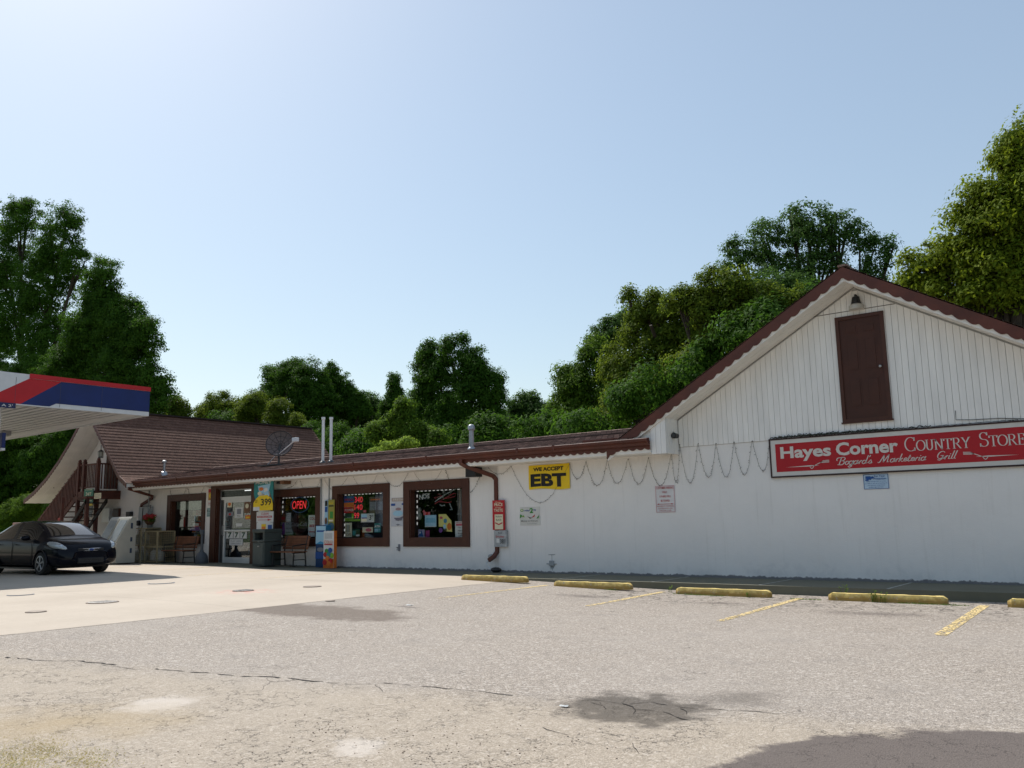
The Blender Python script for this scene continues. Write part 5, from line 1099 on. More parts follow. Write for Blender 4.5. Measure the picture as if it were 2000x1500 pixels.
x0, z0 = wp(163, 985, 15.85); R = (wp(163, 985, 16.72)[0], wp(181, 985, 16.72)[0], wp(172, 988, 16.72)[1], wp(172, 955, 16.72)[1])
s = Sign(R, 16.72, col('sign_green', '0F7358'), .01); s.r(0, 1, 0, .14, yel).t('24/7', .2, .8, .6, .8, cream, bold=.02).r(.1, .9, .93, .96, cream).r(.1, .9, .28, .31, cream).done('hanging_sign', 'green and yellow hanging sign on the chalet balcony front')
R2 = (R[0], R[1], R[2]-.45, R[2]-.02); s = Sign(R2, 16.73, black, .01); [s.r(.1, .9, .3+.2*k, .34+.2*k, greyink) for k in range(3)]; s.done('hanging_sign', 'black hanging sign directly below the green and yellow one')
R3 = RW(184, 963, 197, 974, 15.9); s = Sign(R3, 15.9, cream, .01); [s.r(.08, .92, .2+.25*k, .26+.25*k, greyink) for k in range(3)]; s.done('hanging_sign', 'small cream sign to the right of the green hanging sign')
b = MB(); b.box(-36.4, -34.6, 15.0, 15.2, .0, 1.42, M('dull_green_board', (.07, .10, .07), .7)); b.box(-36.6, -35.7, 14.95, 15.0, 1.42, 1.62, col('pale_pink_box', 'B79088'), .01); b.box(-36.3, -36.0, 14.94, 14.95, 1.48, 1.56, redink); tag(b.build('crate_stack', org=(-35.5, 15.1, 0)), 'low green board with a pale pink box on top, behind the car roof', 'box')
b = MB(); x, y_ = gp(180, 1100, .05); b.box(-33.6+.0, -33.45, 15.3, 15.36, .02, 1.75, M('red_pole_wrap', hx('A8201C'), .5)); b.box(-33.42, -33.36, 15.3, 15.4, .02, 2.5, stairbrown); tag(b.build('post', org=(-33.5, 15.3, 0)), 'short red and brown post beside the freezer', 'post')
# ================================================================== ROOF FITTINGS
zroof = lambda Y_: 3.075+.675*(Y_-17)/4
for px, lb in ((630.5, 'left'), (646, 'right')):
    Y_ = 17.75; x = wp(px, 906, Y_)[0]; b = MB(); top = wp(px, 815, Y_)[1]
    b.lathe([(.045, 0), (.045, top-zroof(Y_)-.08), (.06, top-zroof(Y_)-.07), (.06, top-zroof(Y_)), (.045, top-zroof(Y_))], (x, Y_, zroof(Y_)), pvc, 16); b.lathe([(.11, 0), (.08, .05), (.05, .07)], (x, Y_, zroof(Y_)), darkgray, 14)
    tag(b.build('vent_pipe', org=(x, Y_, 3.2), smooth=True), f'tall pale vent pipe on the low roof, {lb} one of the close pair', 'pipe', 'pair of tall vent pipes')
Y_ = 18.3; x = wp(921, 866, Y_)[0]; fl_ = thing('roof_flue', (x, Y_, zroof(Y_)), 'grey metal flue with a domed cap on the low roof ridge', 'flue'); zt = wp(920, 829, Y_)[1]; h = zt-zroof(Y_)
b = MB(); b.lathe([(.12, -.02), (.10, .03), (.07, .06), (.065, h-.16)], (x, Y_, zroof(Y_)), galv, 18); b.build('pipe', fl_, smooth=True); b = MB(); b.lathe([(.07, h-.17), (.10, h-.15), (.10, h-.08), (.085, h-.03), (.04, h)], (x, Y_, zroof(Y_)), galv, 18); b.build('cap', fl_, smooth=True)
# dish
Y_ = 18.6; x, z = wp(547, 868, Y_); ds = thing('satellite_dish', (x, Y_, zroof(Y_)), 'round mesh satellite dish with a long feed arm on the store roof', 'satellite dish')
bm_ = M('dish_mesh_dark', (.03, .025, .023), .6); b = MB(); n = 28; vs = []; fs = []; R0 = .46
ax = Vector((.62, -.66, .38)).normalized(); u_ = ax.cross(Vector((0, 0, 1))).normalized(); v_ = u_.cross(ax).normalized(); c_ = Vector((x-.02, Y_, z+.02))
def dp(r, a): return c_+u_*(r*R0*math.cos(a))+v_*(r*R0*1.05*math.sin(a))+ax*(.16*r*r-.12)
b2 = MB()
for k in range(12):
    a = math.pi*2*k/12; b2.tube([dp(t/6, a) for t in range(7)], .009, bm_, 5)
for r in (.33, .66, 1): b2.tube([dp(r, math.pi*2*k/n) for k in range(n+1)], .016 if r == 1 else .008, bm_, 5)
tm = bpy.data.materials.new('perforated_mesh'); tm.use_nodes = True; MATS['perforated_mesh'] = tm; g = NG(tm); o_ = tm.node_tree.nodes['Material Output']; tp = g.n('ShaderNodeBsdfTransparent'); mx_ = g.n('ShaderNodeMixShader'); mx_.inputs[0].default_value = .82; tm.node_tree.nodes['Principled BSDF'].inputs['Base Color'].default_value = (.11, .085, .08, 1); g.l(tp.outputs[0], mx_.inputs[1]); g.l(tm.node_tree.nodes['Principled BSDF'].outputs[0], mx_.inputs[2]); g.l(mx_.outputs[0], o_.inputs[0])
for i in range(6):
    for k in range(n): b2.add([dp(i/6, math.pi*2*k/n), dp((i+1)/6, math.pi*2*k/n), dp((i+1)/6, math.pi*2*(k+1)/n), dp(i/6, math.pi*2*(k+1)/n)], [(0, 1, 2, 3)], tm)
b2.build('reflector', ds)
b = MB(); b.tube([(x-.05, Y_, zroof(Y_)-.02), (x-.05, Y_, z-.2), c_-ax*.12], .035, darkgray, 10); b.tube([(x-.6, Y_-.1, zroof(Y_)), (x-.05, Y_, z-.25)], .018, galv, 8); b.box(x-.9, x+.15, Y_-.25, Y_+.25, zroof(Y_), zroof(Y_)+.04, darkgray); b.build('mast', ds, smooth=True)
e = wp(588, 861, Y_); b = MB(); b.tube([c_-ax*.05-v_*R0*.8, Vector((e[0], Y_-.25, e[1]))], .016, pvc, 8); q = Vector((e[0], Y_-.25, e[1])); b.box(q.x-.10, q.x+.14, q.y-.06, q.y+.06, q.z-.05, q.z+.09, pvc, .02); b.build('feed_arm', ds)
# little vent on the chalet slope
xv = -32.05; Yv = 18.58; zv = zc(xv); b = MB(); b.lathe([(.05, -.05), (.05, .42), (.09, .43), (.09, .5), (.03, .53)], (xv, Yv, zv), galv, 14); b.lathe([(.17, -.1), (.12, .06), (.05, .1)], (xv, Yv, zv), alum, 14); tag(b.build('roof_vent', org=(xv, Yv, zv), smooth=True), 'small metal vent pipe on the brown chalet roof slope', 'vent')
# ================================================================== GROUND THINGS
ws = None; wsm = yellowp
def wheelstop(x, label):
    global ws
    zg = gz(x); yc = 15.35
    if ws is None:
        b = MB(); L_ = .93; prof = [(-.085, 0), (.085, 0), (.085, .05), (.06, .125), (-.06, .125), (-.085, .05)]
        vs = []; xs_ = [-L_, -L_+.06]+fr(-L_+.12, L_-.12, .11)+[L_-.06, L_]; rr = random.Random(4)
        for i, xx in enumerate(xs_):
            k = .72 if i in (0, len(xs_)-1) else 1
            for (y, z) in prof: vs.append((xx, y*k+rr.uniform(-.003, .003), z*(k if z > .1 else 1)+(rr.uniform(-.004, .003) if z > 0 else 0)))
        n = 6; fs = [(i*n+k, i*n+(k+1) % n, (i+1)*n+(k+1) % n, (i+1)*n+k) for i in range(len(xs_)-1) for k in range(n)]+[tuple(range(n)), tuple((len(xs_)-1)*n+k for k in range(n-1, -1, -1))]
        b.add(vs, fs, wsm); ws = b.build('wheel_stop'); o = ws
    else: o = ws.copy(); COL.objects.link(o)
    o.location = (x, yc, zg); tag(o, label, 'wheel stop', 'yellow wheel stops along the pavement'); return o
def stopm():
    m, g, b, P = base('wheel_stop_paint', .8); tc = g.n('ShaderNodeTexCoord'); Pq = tc.outputs['Object']
    sp = g.n('ShaderNodeSeparateXYZ'); g.l(Pq, sp.inputs[0]); nn = g.noise(P, 9, 6, .65)
    c = g.mix(g.ramp(nn, .3, .7), (.78, .62, .25), (.70, .50, .14))
    face_shade = g.ramp(g.math('ADD', sp.outputs[2], g.math('MULTIPLY', g.math('SUBTRACT', g.noise(P, 16, 5), .5), .12)), .12, .06)  # shade of the stop's side faces, painted as brown below the bright top
    c = g.mix(g.math('MULTIPLY', face_shade, .8), c, (.26, .15, .035)); c = g.mix(g.ramp(g.noise(P, 13, 6, .75), .58, .64, 0, .75), c, (.38, .34, .28))
    g.l(c, b.inputs['Base Color']); bp = g.n('ShaderNodeBump'); bp.inputs['Strength'].default_value = .4; bp.inputs['Distance'].default_value = .005; g.l(g.noise(P, 50, 4), bp.inputs['Height']); g.l(bp.outputs[0], b.inputs['Normal']); return m
wsm = stopm()
def stopx(pa, pb): 
    return (gp(pa[0], pa[1], gz(-8))[0]+gp(pb[0], pb[1], gz(-8))[0])/2
for (px0, py0, px1, py1), lb in (((896, 1131, 1027, 1147), 'leftmost yellow concrete wheel stop, near the downspout'), ((1076, 1150, 1231, 1154), 'yellow wheel stop below the EBT banner, second from left'), ((1313, 1159, 1503, 1166), 'yellow wheel stop with little weeds, third from left'), ((1612, 1170, 1846, 1181), 'yellow wheel stop with taller weeds growing behind it')):
    xm = (px0+px1)/2; ym_ = (py0+py1)/2; r = ray(xm, ym_)
    X_ = r[0]/r[1]*15.28; wheelstop(X_, lb)
r = ray(1968, 1186); wheelstop(r[0]/r[1]*15.28+.93, 'yellow wheel stop cut off by the right picture edge')
# weeds
wl = leaf_mat('weed_leaves', (.06, .11, .02), (.14, .22, .04), .3)
def weed(x, y, h, n, label, seed, grp=None):
    rr = random.Random(seed); b = MB(); z0 = gz(x)
    for s_ in range(n):
        a = rr.uniform(0, 6.28); lean = rr.uniform(.05, .35)*h; hh = h*rr.uniform(.5, 1); pts = [(x+rr.uniform(-.05, .05), y+rr.uniform(-.03, .03), z0)]
        for k in range(1, 5): t = k/4; pts.append((pts[0][0]+lean*math.cos(a)*t*t, pts[0][1]+lean*math.sin(a)*t*t, z0+hh*t))
        b.tube(pts, [.004, .0035, .003, .002, .001], wl, 4)
        for k in range(int(hh*45)):
            t = rr.uniform(.15, 1); i = min(3, int(t*4)); p = Vector(pts[i]).lerp(Vector(pts[i+1]), t*4-i) if t < 1 else Vector(pts[4]); q = rr.uniform(0, 6.28); L_ = rr.uniform(.03, .06); d = Vector((math.cos(q), math.sin(q), rr.uniform(-.2, .7))).normalized(); sd = d.cross(Vector((0, 0, 1))).normalized()*L_*.28
            b.add([p, p+d*L_*.5+sd, p+d*L_, p+d*L_*.5-sd], [(0, 1, 2, 3)], wl)
    b.keepn = True; o = b.build('weed', org=(x, y, z0)); return tag(o, label, 'weed', grp)
def wx(px, y_): r = ray(px, 1165); return r[0]/r[1]*y_
for px, h, n, lb in ((1650, .28, 4, 'tall slim weed growing at the middle of the fourth wheel stop'), (1708, .22, 6, 'bushy weed in front of the fourth wheel stop'), (1722, .16, 4, 'small yellowish weed beside the bushy one'), (1310, .16, 4, 'small weed at the left end of the third wheel stop'), (1376, .12, 3, 'tiny weed behind the third wheel stop'), (1462, .10, 4, 'tiny weed at the front of the third wheel stop'), (1030, .07, 3, 'tiny green sprout at the right end of the leftmost wheel stop')):
    weed(wx(px, 15.22 if px in (1708, 1462, 1722) else 15.5), 15.22 if px in (1708, 1462, 1722) else 15.5, h, n, lb, int(px))
b = MB(); rr = random.Random(8)
for k in range(2400):
    sx = rr.choice((-13.6, -9.75, -5.9, -4.0, -2.0)); x = -9.6+rr.random()*8; y = 15.22+rr.uniform(-.03, .05); h = rr.uniform(.008, .035); a = rr.uniform(0, 6.28)
    if math.sin(x*3.1)+math.sin(x*7.7)*.6 < .35: continue
    z = gz(x); b.add([(x, y, z), (x+.006, y, z), (x+.02*math.cos(a), y+.02*math.sin(a), z+h)], [(0, 1, 2)], wl)
b.keepn = True; tag(b.build('moss_fringe'), 'low green growth along the foot of the wheel stops', 'weeds', kind='stuff')
b = MB(); dry = leaf_mat('dry_grass', (.34, .27, .09), (.50, .42, .14), .2)
for k in range(3000):
    c = rr.choice(((20, 1490), (75, 1470), (90, 1462), (150, 1495), (40, 1498), (180, 1480), (10, 1470))); p = gp(c[0]+rr.gauss(0, 30), min(1535, c[1]+rr.gauss(0, 13)), -.15)
    z = gz(p[0]); h = rr.uniform(.003, .014); a = rr.uniform(0, 6.28); b.add([(p[0], p[1], z), (p[0]+.004, p[1]+.002, z), (p[0]+.018*math.cos(a), p[1]+.018*math.sin(a), z+h)], [(0, 1, 2)], dry if rr.random() < .93 else wl)
b.keepn = True; tag(b.build('dry_grass_tufts'), 'thin dry grass creeping into the lot in the near left corner', 'grass', kind='stuff')
# loose stones
b = MB(); stn = M('loose_stone', (.34, .26, .20), .9, var=.6, scale=30)
for k in range(300):
    c = rr.choice(((700, 1400), (860, 1430), (760, 1440), (950, 1470), (620, 1420), (1050, 1440), (400, 1470))); px = c[0]+rr.gauss(0, 90); py = min(1505, c[1]+rr.gauss(0, 22)); p = gp(px, py, -.1); z = gz(p[0]); r0 = rr.uniform(.002, .008); b.ball((p[0], p[1], z+r0*.3), r0, stn, 5, (1, rr.uniform(.6, 1), .6))
tag(b.build('loose_gravel'), 'scattered loose stones on the worn asphalt near the road', 'gravel', kind='stuff')
# litter
for px, py, sz, lb in ((1102, 1373, .045, 'crumpled white litter beside the dark broken patch'), (800, 1187, .08, 'flattened white paper scrap on the asphalt near the pad')):
    p = gp(px, py, -.12); z = gz(p[0]); b = MB(); n = 9
    vs = [(p[0]+sz*(i/n-.5)*1.6, p[1]+sz*(j/3-.5), z+.006+.012*rr.random()*(1 if j in (1, 2) else .3)) for j in range(4) for i in range(n+1)]; b.add(vs, [(j*(n+1)+i, j*(n+1)+i+1, (j+1)*(n+1)+i+1, (j+1)*(n+1)+i) for j in range(3) for i in range(n)], paper); b.keepn = True
    tag(b.build('litter', org=(p[0], p[1], z)), lb, 'litter')
# tank covers
cvm = M('cast_cover', (.22, .21, .20), .45, metal=.5, var=.3, scale=30, bump=.3); rim = M('cover_rim', (.24, .19, .15), .7, var=.35, scale=12)
for px, py, r0, lb, shiny in ((200, 1179, .38, 'round metal tank cover on the pad nearest the asphalt edge', 1), (475, 1156, .30, 'round tank cover ringed by faded red paint', 1), (610, 1148, .27, 'small tank cover close to the wheel stops side of the pad', 0), (70, 1198, .22, 'small rusty lid in the concrete at lower left', 0), (315, 1141, .42, 'wide thin ring lid near the canopy shadow tip', 2), (645, 1172, .12, 'tiny dark cap in the asphalt by the pad corner', 0), (40, 1164, .35, 'faint ring lid inside the canopy shadow', 2)):
    p = gp(px, py, -.02); z = gz(p[0]); r0 *= .72; b = MB(); m1 = {1: cvm, 0: rim, 2: concrete}[shiny]
    b.lathe([(r0, 0), (r0, .012), (r0*.9, .014), (r0*.9, .008)], (p[0], p[1], z), rim if shiny != 2 else greyink, 28); b.lathe([(r0*.88, .0), (r0*.88, .016), (r0*.8, .018)], (p[0], p[1], z), m1, 28)
    if shiny == 1: [b.box(p[0]-r0*.6, p[0]+r0*.6, p[1]+k*.07-.012, p[1]+k*.07+.012, z+.018, z+.022, cvm) for k in range(-2, 3)]
    tag(b.build('tank_cover', org=(p[0], p[1], z)), lb, 'cover')
# ================================================================== PARKED CAR (x forward, y left, z up)
def car():
    t = thing('parked_car', (-27.3, 11.9, 0), 'dark navy black sedan parked under the fuel canopy facing right', 'car')
    paint = bpy.data.materials.new('car_paint'); paint.use_nodes = True; pb = paint.node_tree.nodes['Principled BSDF']
    pb.inputs['Base Color'].default_value = (.003, .0035, .008, 1); pb.inputs['Metallic'].default_value = .0; pb.inputs['Roughness'].default_value = .4; pb.inputs['Coat Weight'].default_value = .30; pb.inputs['Specular IOR Level'].default_value = .05; pb.inputs['Coat Roughness'].default_value = .04
    cglass = bpy.data.materials.new('car_glass'); cglass.use_nodes = True; gb = cglass.node_tree.nodes['Principled BSDF']; gb.inputs['Base Color'].default_value = (.008, .012, .014, 1); gb.inputs['Roughness'].default_value = .03; gb.inputs['Specular IOR Level'].default_value = .35; gb.inputs['Coat Weight'].default_value = .12
    # x, halfwidth, z_bottom, z_belt, half width at roof edge, z_roofedge, z_top
    ST = [(-2.24, .50, .42, .72, .46, .80, .84), (-2.20, .74, .30, .86, .66, .97, 1.02), (-2.02, .84, .24, .93, .72, 1.06, 1.10), (-1.72, .89, .22, .97, .70, 1.13, 1.17), (-1.55, .90, .20, .97, .64, 1.19, 1.23), (-1.15, .905, .18, .96, .60, 1.36, 1.40),
          (-.75, .91, .18, .96, .61, 1.46, 1.50), (-.25, .91, .18, .955, .615, 1.485, 1.52), (-.20, .91, .18, .955, .615, 1.485, 1.52), (.30, .91, .18, .95, .61, 1.475, 1.51), (.66, .91, .18, .94, .61, 1.41, 1.45), (1.04, .91, .18, .94, .66, 1.23, 1.27), (1.38, .905, .19, .93, .76, 1.03, 1.06),
          (1.45, .905, .19, .92, .77, .995, 1.03), (1.75, .89, .2, .87, .74, .955, .99), (2.02, .87, .22, .79, .70, .88, .92), (2.17, .82, .24, .70, .63, .80, .84), (2.26, .70, .28, .58, .56, .69, .73), (2.31, .50, .34, .50, .44, .60, .64)]
    bm = bmesh.new(); rings = []
    for (x, w_, zb, zl, wr, ze, zt) in ST:
        h = [(0, zb), (w_*.80, zb), (w_*.97, zb+.07), (w_*1.0, zb+(zl-zb)*.45), (w_*.985, zb+(zl-zb)*.80), (w_*.945, zl), (w_*.945*.3+wr*.7+.0, ze*.75+zl*.25) if ze-zl > .2 else ((w_*.945+wr)/2, (zl+ze)/2+.01), (wr, ze), (wr*.86, ze+(zt-ze)*.45), (wr*.45, zt-.006), (0, zt)]
        L_ = [bm.verts.new((x, y, z)) for y, z in h]; Rr = [L_[0]]+[bm.verts.new((x, -y, z)) for y, z in h[1:-1]]+[L_[-1]]
        rings.append((L_, Rr))
    for i in range(len(rings)-1):
        xm = (ST[i][0]+ST[i+1][0])/2
        for side in (0, 1):
            A, B_ = rings[i][side], rings[i+1][side]
            for j in range(10):
                vs = [A[j], B_[j], B_[j+1], A[j+1]]
                if side: vs.reverse()
                f = bm.faces.new(vs); mi = 0
                if j in (5, 6) and -1.55 < xm < 1.1 and not (-.25 < xm < -.2): mi = 1
                if j in (8, 9) and .2 < xm < 1.4: mi = 1
                if j in (8, 9) and -1.7 < xm < -1.15: mi = 1
                if j == 8 and False: mi = 1
                f.material_index = mi; f.smooth = True
    for r, rev in ((rings[0], False), (rings[-1], True)):
        loop = r[0]+r[1][1:-1][::-1]
        f = bm.faces.new(loop if rev else loop[::-1]); f.smooth = True
    me = bpy.data.meshes.new('c'); bm.to_mesh(me); bm.free(); me.materials.append(paint); me.materials.append(cglass)
    o = bpy.data.objects.new('c', me); COL.objects.link(o); md = o.modifiers.new('s', 'SUBSURF'); md.levels = 3; md.render_levels = 3
    dg = bpy.context.evaluated_depsgraph_get(); ev = o.evaluated_get(dg); m2 = bpy.data.meshes.new_from_object(ev); bpy.data.objects.remove(o)
    bm = bmesh.new(); bm.from_mesh(m2)
    WH = [(1.37, .315), (-1.29, .315)]
    kill = [f for f in bm.faces if any(math.hypot(f.calc_center_median().x-wx_, f.calc_center_median().z-wz) < .365 and abs(f.calc_center_median().y) > .4 and f.calc_center_median().z < .72 for wx_, wz in WH)]
    bmesh.ops.delete(bm, geom=kill, context='FACES')
    def part(name, cond, off=0, parent=t):
        b2 = bm.copy(); bmesh.ops.delete(b2, geom=[f for f in b2.faces if not cond(f)], context='FACES'); m3 = bpy.data.meshes.new(name); b2.to_mesh(m3); b2.free(); m3.materials.append(paint); m3.materials.append(cglass)
        q = bpy.data.objects.new(name, m3); COL.objects.link(q); q.parent = parent; q['_w'] = [0, 0, 0]; return q
    cm = lambda f: f.calc_center_median()
    body = part('body', lambda f: f.material_index == 0)
    isw = lambda f: f.material_index == 1
    top = lambda f: cm(f).z > 1.0 and abs(f.normal.y) < .45
    ws_ = part('windshield', lambda f: isw(f) and cm(f).x > .3 and abs(f.normal.x) > .28 and abs(f.normal.y) < .6)
    wg = cglass.copy(); wg.name = 'windshield_glass'; wg.node_tree.nodes['Principled BSDF'].inputs['Coat Weight'].default_value = 1; wg.node_tree.nodes['Principled BSDF'].inputs['Specular IOR Level'].default_value = .9; ws_.data.materials[1] = wg
    part('rear_window', lambda f: isw(f) and cm(f).x < -1.1 and abs(f.normal.x) > .28 and abs(f.normal.y) < .6)
    ssel = lambda f: isw(f) and not (abs(f.normal.x) > .28 and abs(f.normal.y) < .6 and (cm(f).x > .3 or cm(f).x < -1.1))
    part('side_window', lambda f: ssel(f) and cm(f).y > 0); part('side_window', lambda f: ssel(f) and cm(f).y < 0)
    bm.free()
    def lb(b, n, parent=t, smooth=False, loc=(0, 0, 0)):
        q = b.build(n, org=loc, smooth=smooth); q.parent = parent; q.location = loc; return q
    tyre = M('tyre_rubber', (.018, .018, .018), .85, var=.1); rimm = M('alloy_rim', (.38, .39, .40), .35, metal=.8)
    chrome = M('chrome_trim', (.6, .6, .62), .12, metal=1, var=0); seamm = M('panel_gap', (.002, .002, .002), .9, var=0); lensm = M('headlamp_lens', (.42, .44, .44), .08, metal=.35, var=.25, scale=14)
    for wx_, wz in WH:
        for sd in (1, -1):
            yo = sd*.86; b = MB(); b.lathe([(.20, -.10), (.29, -.105), (.315, -.08), (.317, .08), (.29, .105), (.20, .10)], (wx_, yo-sd*.06, wz), tyre, 36, 'y')
            wl_ = b.build('wheel', org=(wx_, yo-sd*.06, wz), smooth=True); wl_.parent = t; wl_.location = (wx_, yo-sd*.06, wz); wl_['_w'] = [wx_, yo-sd*.06, wz]
            b = MB(); yf_ = yo-sd*.06+sd*.09; b.lathe([(.205, -.02*sd), (.215, .012*sd), (.195, .016*sd), (.19, -.03*sd)], (wx_, yf_, wz), rimm, 30, 'y'); b.lathe([(.19, -.05*sd), (.03, -.05*sd)], (wx_, yf_, wz), black, 24, 'y'); b.lathe([(.045, -.02*sd), (.04, .012*sd), (.01, .014*sd)], (wx_, yf_, wz), rimm, 16, 'y')
            for k in range(5):
                a = k*2*math.pi/5+.3; da = .16
                for q in (-.5, .5):
                    c0 = (math.cos(a+q*.22), math.sin(a+q*.22)); b.tube([(wx_+.03*c0[0], yf_+.005*sd, wz+.03*c0[1]), (wx_+.2*c0[0], yf_+.002*sd, wz+.2*c0[1])], .016, rimm, 6)
            b.build('rim', wl_)
            b = MB(); ring = [(wx_+.372*math.cos(R_(a)), sd*.895, wz+.372*math.sin(R_(a))) for a in range(-12, 193, 8)]; b.tube(ring, .022, paint, 6, cap=False)
            n = len(ring); vi = [(wx_+.36*math.cos(R_(a)), y_, wz+.36*math.sin(R_(a))) for y_ in (sd*.89, sd*.42) for a in range(-12, 193, 8)]; b.add(vi, [(i, i+1, n+i+1, n+i) for i in range(n-1)], black)
            lb(b, 'wheel_arch', smooth=True)
    b = MB(); b.box(-1.7, 1.8, -.7, .7, .17, .30, black); b.box(-1.15, .95, -.885, .885, .155, .2, black); lb(b, 'underbody')
    # interior hint: seats and dashboard behind dark glass are not visible; lamps, grille, bumper openings follow
    for sd in (1, -1):
        b = MB(); b.ball((0, 0, 0), 1, lensm, 20, (.32, .13, .095)); b.xf(Matrix.Translation((1.94, sd*.745, .79)) @ Euler((0, R_(17), R_(-sd*24))).to_matrix().to_4x4())
        hl = lb(b, 'headlight', smooth=True); b = MB(); b.ball((2.09, sd*.72, .79), .052, chrome, 12); lb(b, 'reflector', hl, True)
        b = MB(); b.ball((2.17, sd*.62, .36), .05, lensm, 10, (.6, 1.2, .8)); lb(b, 'fog_lamp', smooth=True)
        b = MB(); b.ball((0, 0, 0), 1, paint, 14, (.08, .125, .075)); b.xf(Matrix.Translation((.72, sd*1.0, 1.02))); b.tube([(.72, sd*.88, .98), (.72, sd*.96, 1.0)], .03, black, 8); mr = lb(b, 'side_mirror', smooth=True)
        b = MB(); b.ball((-.0, 0, 0), 1, chrome, 12, (.01, .10, .055)); b.xf(Matrix.Translation((.64, sd*1.0, 1.02))); lb(b, 'mirror_glass', mr, True)
        for hx_ in (-.02, -1.0): b = MB(); b.tube([(hx_-.10, sd*.905, .84), (hx_-.09, sd*.935, .845), (hx_+.08, sd*.935, .845), (hx_+.09, sd*.905, .84)], .012, paint, 6); lb(b, 'door_handle', smooth=True)
        b = MB(); pts = [(.92, .93), (.93, .55), (.88, .28)]
        for xs_ in ([(.86, .90), (.93, .6), (.90, .26)], [(-.22, .93), (-.21, .55), (-.19, .24)], [(-1.0, .68), (-.98, .5), (-.86, .26)]): b.tube([(x, sd*(.913 if z < .8 else .898), z) for x, z in xs_], .006, seamm, 4)
        b.tube([(-.9, sd*.915, .27), (.9, sd*.915, .27)], .01, seamm, 4); lb(b, 'door_seam')
        b = MB(); b.ball((0, 0, 0), 1, M('tail_lamp_red', (.25, .01, .01), .15), 14, (.12, .20, .11)); b.xf(Matrix.Translation((-2.08, sd*.66, .88))); lb(b, 'tail_light', smooth=True)
    b = MB(); b.box(2.18, 2.325, -.36, .36, .30, .455, black, .02); [b.box(2.30, 2.335, -.35, .35, .33+.04*k, .338+.04*k, darkgray) for k in range(3)]; lb(b, 'lower_grille')
    b = MB(); b.box(2.10, 2.30, -.36, .36, .62, .71, black, .015)
    for z in (.70, .645): b.tube([(2.20, -.46, z), (2.285, -.25, z), (2.315, 0, z), (2.285, .25, z), (2.20, .46, z)], .012, chrome, 6)
    gr = lb(b, 'grille')
    b = MB(); b.lathe([(.085, 0), (.085, .012), (.07, .018)], (0, 0, 0), chrome, 24, 'x'); b.lathe([(.072, .019), (.06, .021)], (0, 0, 0), M('badge_blue', (.02, .05, .2), .2), 24, 'x'); b.xf(Matrix.Translation((2.31, 0, .675)) @ Matrix.Diagonal((1, 1, .42, 1))); lb(b, 'badge', smooth=True)
    b = MB(); b.tube([(1.36, y, 1.02+.0*abs(y)) for y in (-.6, -.2, .2, .6)], .012, black, 5); lb(b, 'wiper')
    b = MB(); b.tube([(x, 0, z) for x, z in ((-1.0, 1.44), (-1.02, 1.55))], .008, black, 5); lb(b, 'antenna')
    t.scale = (1.05, 1.03, 1.0); t.rotation_euler = (0, 0, R_(CAR_ROT)); t.location = (CAR_X, CAR_Y, gz(CAR_X)); return t
CAR_ROT, CAR_X, CAR_Y = 2, -27.05, 12.1
car()
# ================================================================== TREES
def crown_np(lobes, bough, dens, leaf, seed, flat=.85):
    """lobes: (x, y, z, rx, ry, rz). Leaf blades gathered into boughs over and inside each lobe."""
    rn = np.random.default_rng(seed); C = []
    for (x, y, z, rx, ry, rz) in lobes:
        area = 4*math.pi*((rx*ry+rx*rz+ry*rz)/3); n = max(8, int(area/(bough**2*1.15)))
        d = rn.normal(size=(n, 3)); d /= np.linalg.norm(d, axis=1)[:, None]
        keep = (d[:, 2] > -.75) & (d[:, 1] < .62); d = d[keep]
        rad = rn.uniform(.70, 1.05, len(d)); q = rn.random(len(d)); rad[q < .25] *= rn.uniform(.4, .85); rad[(q > .93) & (d[:, 2] > 0)] *= 1.13
        c = np.array([x, y, z])+d*np.array([rx, ry, rz])*rad[:, None]
        C += [(c_, d_, bough*rn.uniform(.5, 1.35)) for c_, d_ in zip(c, d)]
    P, Nn = [], []
    for c, d, br in C:
        m_ = int(dens*(br/bough)**2); u = rn.normal(size=(m_, 3)); u /= np.linalg.norm(u, axis=1)[:, None]
        u[:, 2] = np.where(u[:, 2] < -.6, -u[:, 2]*.5, u[:, 2]); rr = br*rn.uniform(.25, 1.22, m_)**.7
        P.append(c+u*rr[:, None]*np.array([1, 1, flat])); Nn.append(u*.85+d*.45+np.array([0, 0, .35])+rn.normal(size=(m_, 3))*.38)
    P = np.concatenate(P); Nn = np.concatenate(Nn); Nn /= np.linalg.norm(Nn, axis=1)[:, None]
    t = np.cross(Nn, rn.normal(size=P.shape)); t /= np.linalg.norm(t, axis=1)[:, None]; s = np.cross(Nn, t)
    L_ = leaf*rn.uniform(.6, 1.35, len(P))[:, None]; W_ = L_*rn.uniform(.38, .62, len(P))[:, None]
    dr = np.array([0, 0, -1.])*L_*.25
    V = np.stack([P-t*L_*.5, P+s*W_*.5+dr*.2, P+t*L_*.5+dr, P-s*W_*.5+dr*.2], 1).reshape(-1, 3)
    return V
def mesh_quads(name, V, m, org):
    V = V-np.array(org); n = len(V)//4; me = bpy.data.meshes.new(name); me.vertices.add(len(V)); me.vertices.foreach_set('co', V.astype(np.float32).ravel())
    me.loops.add(n*4); me.loops.foreach_set('vertex_index', np.arange(n*4, dtype=np.int32)); me.polygons.add(n); me.polygons.foreach_set('loop_start', np.arange(0, n*4, 4, dtype=np.int32))
    try: me.polygons.foreach_set('loop_total', np.full(n, 4, dtype=np.int32))
    except Exception: pass
    me.materials.append(m); me.update(); me.validate(); return me
bark = M('tree_bark', (.06, .045, .032), .9, var=.4, scale=4, bump=.6, bscale=12)
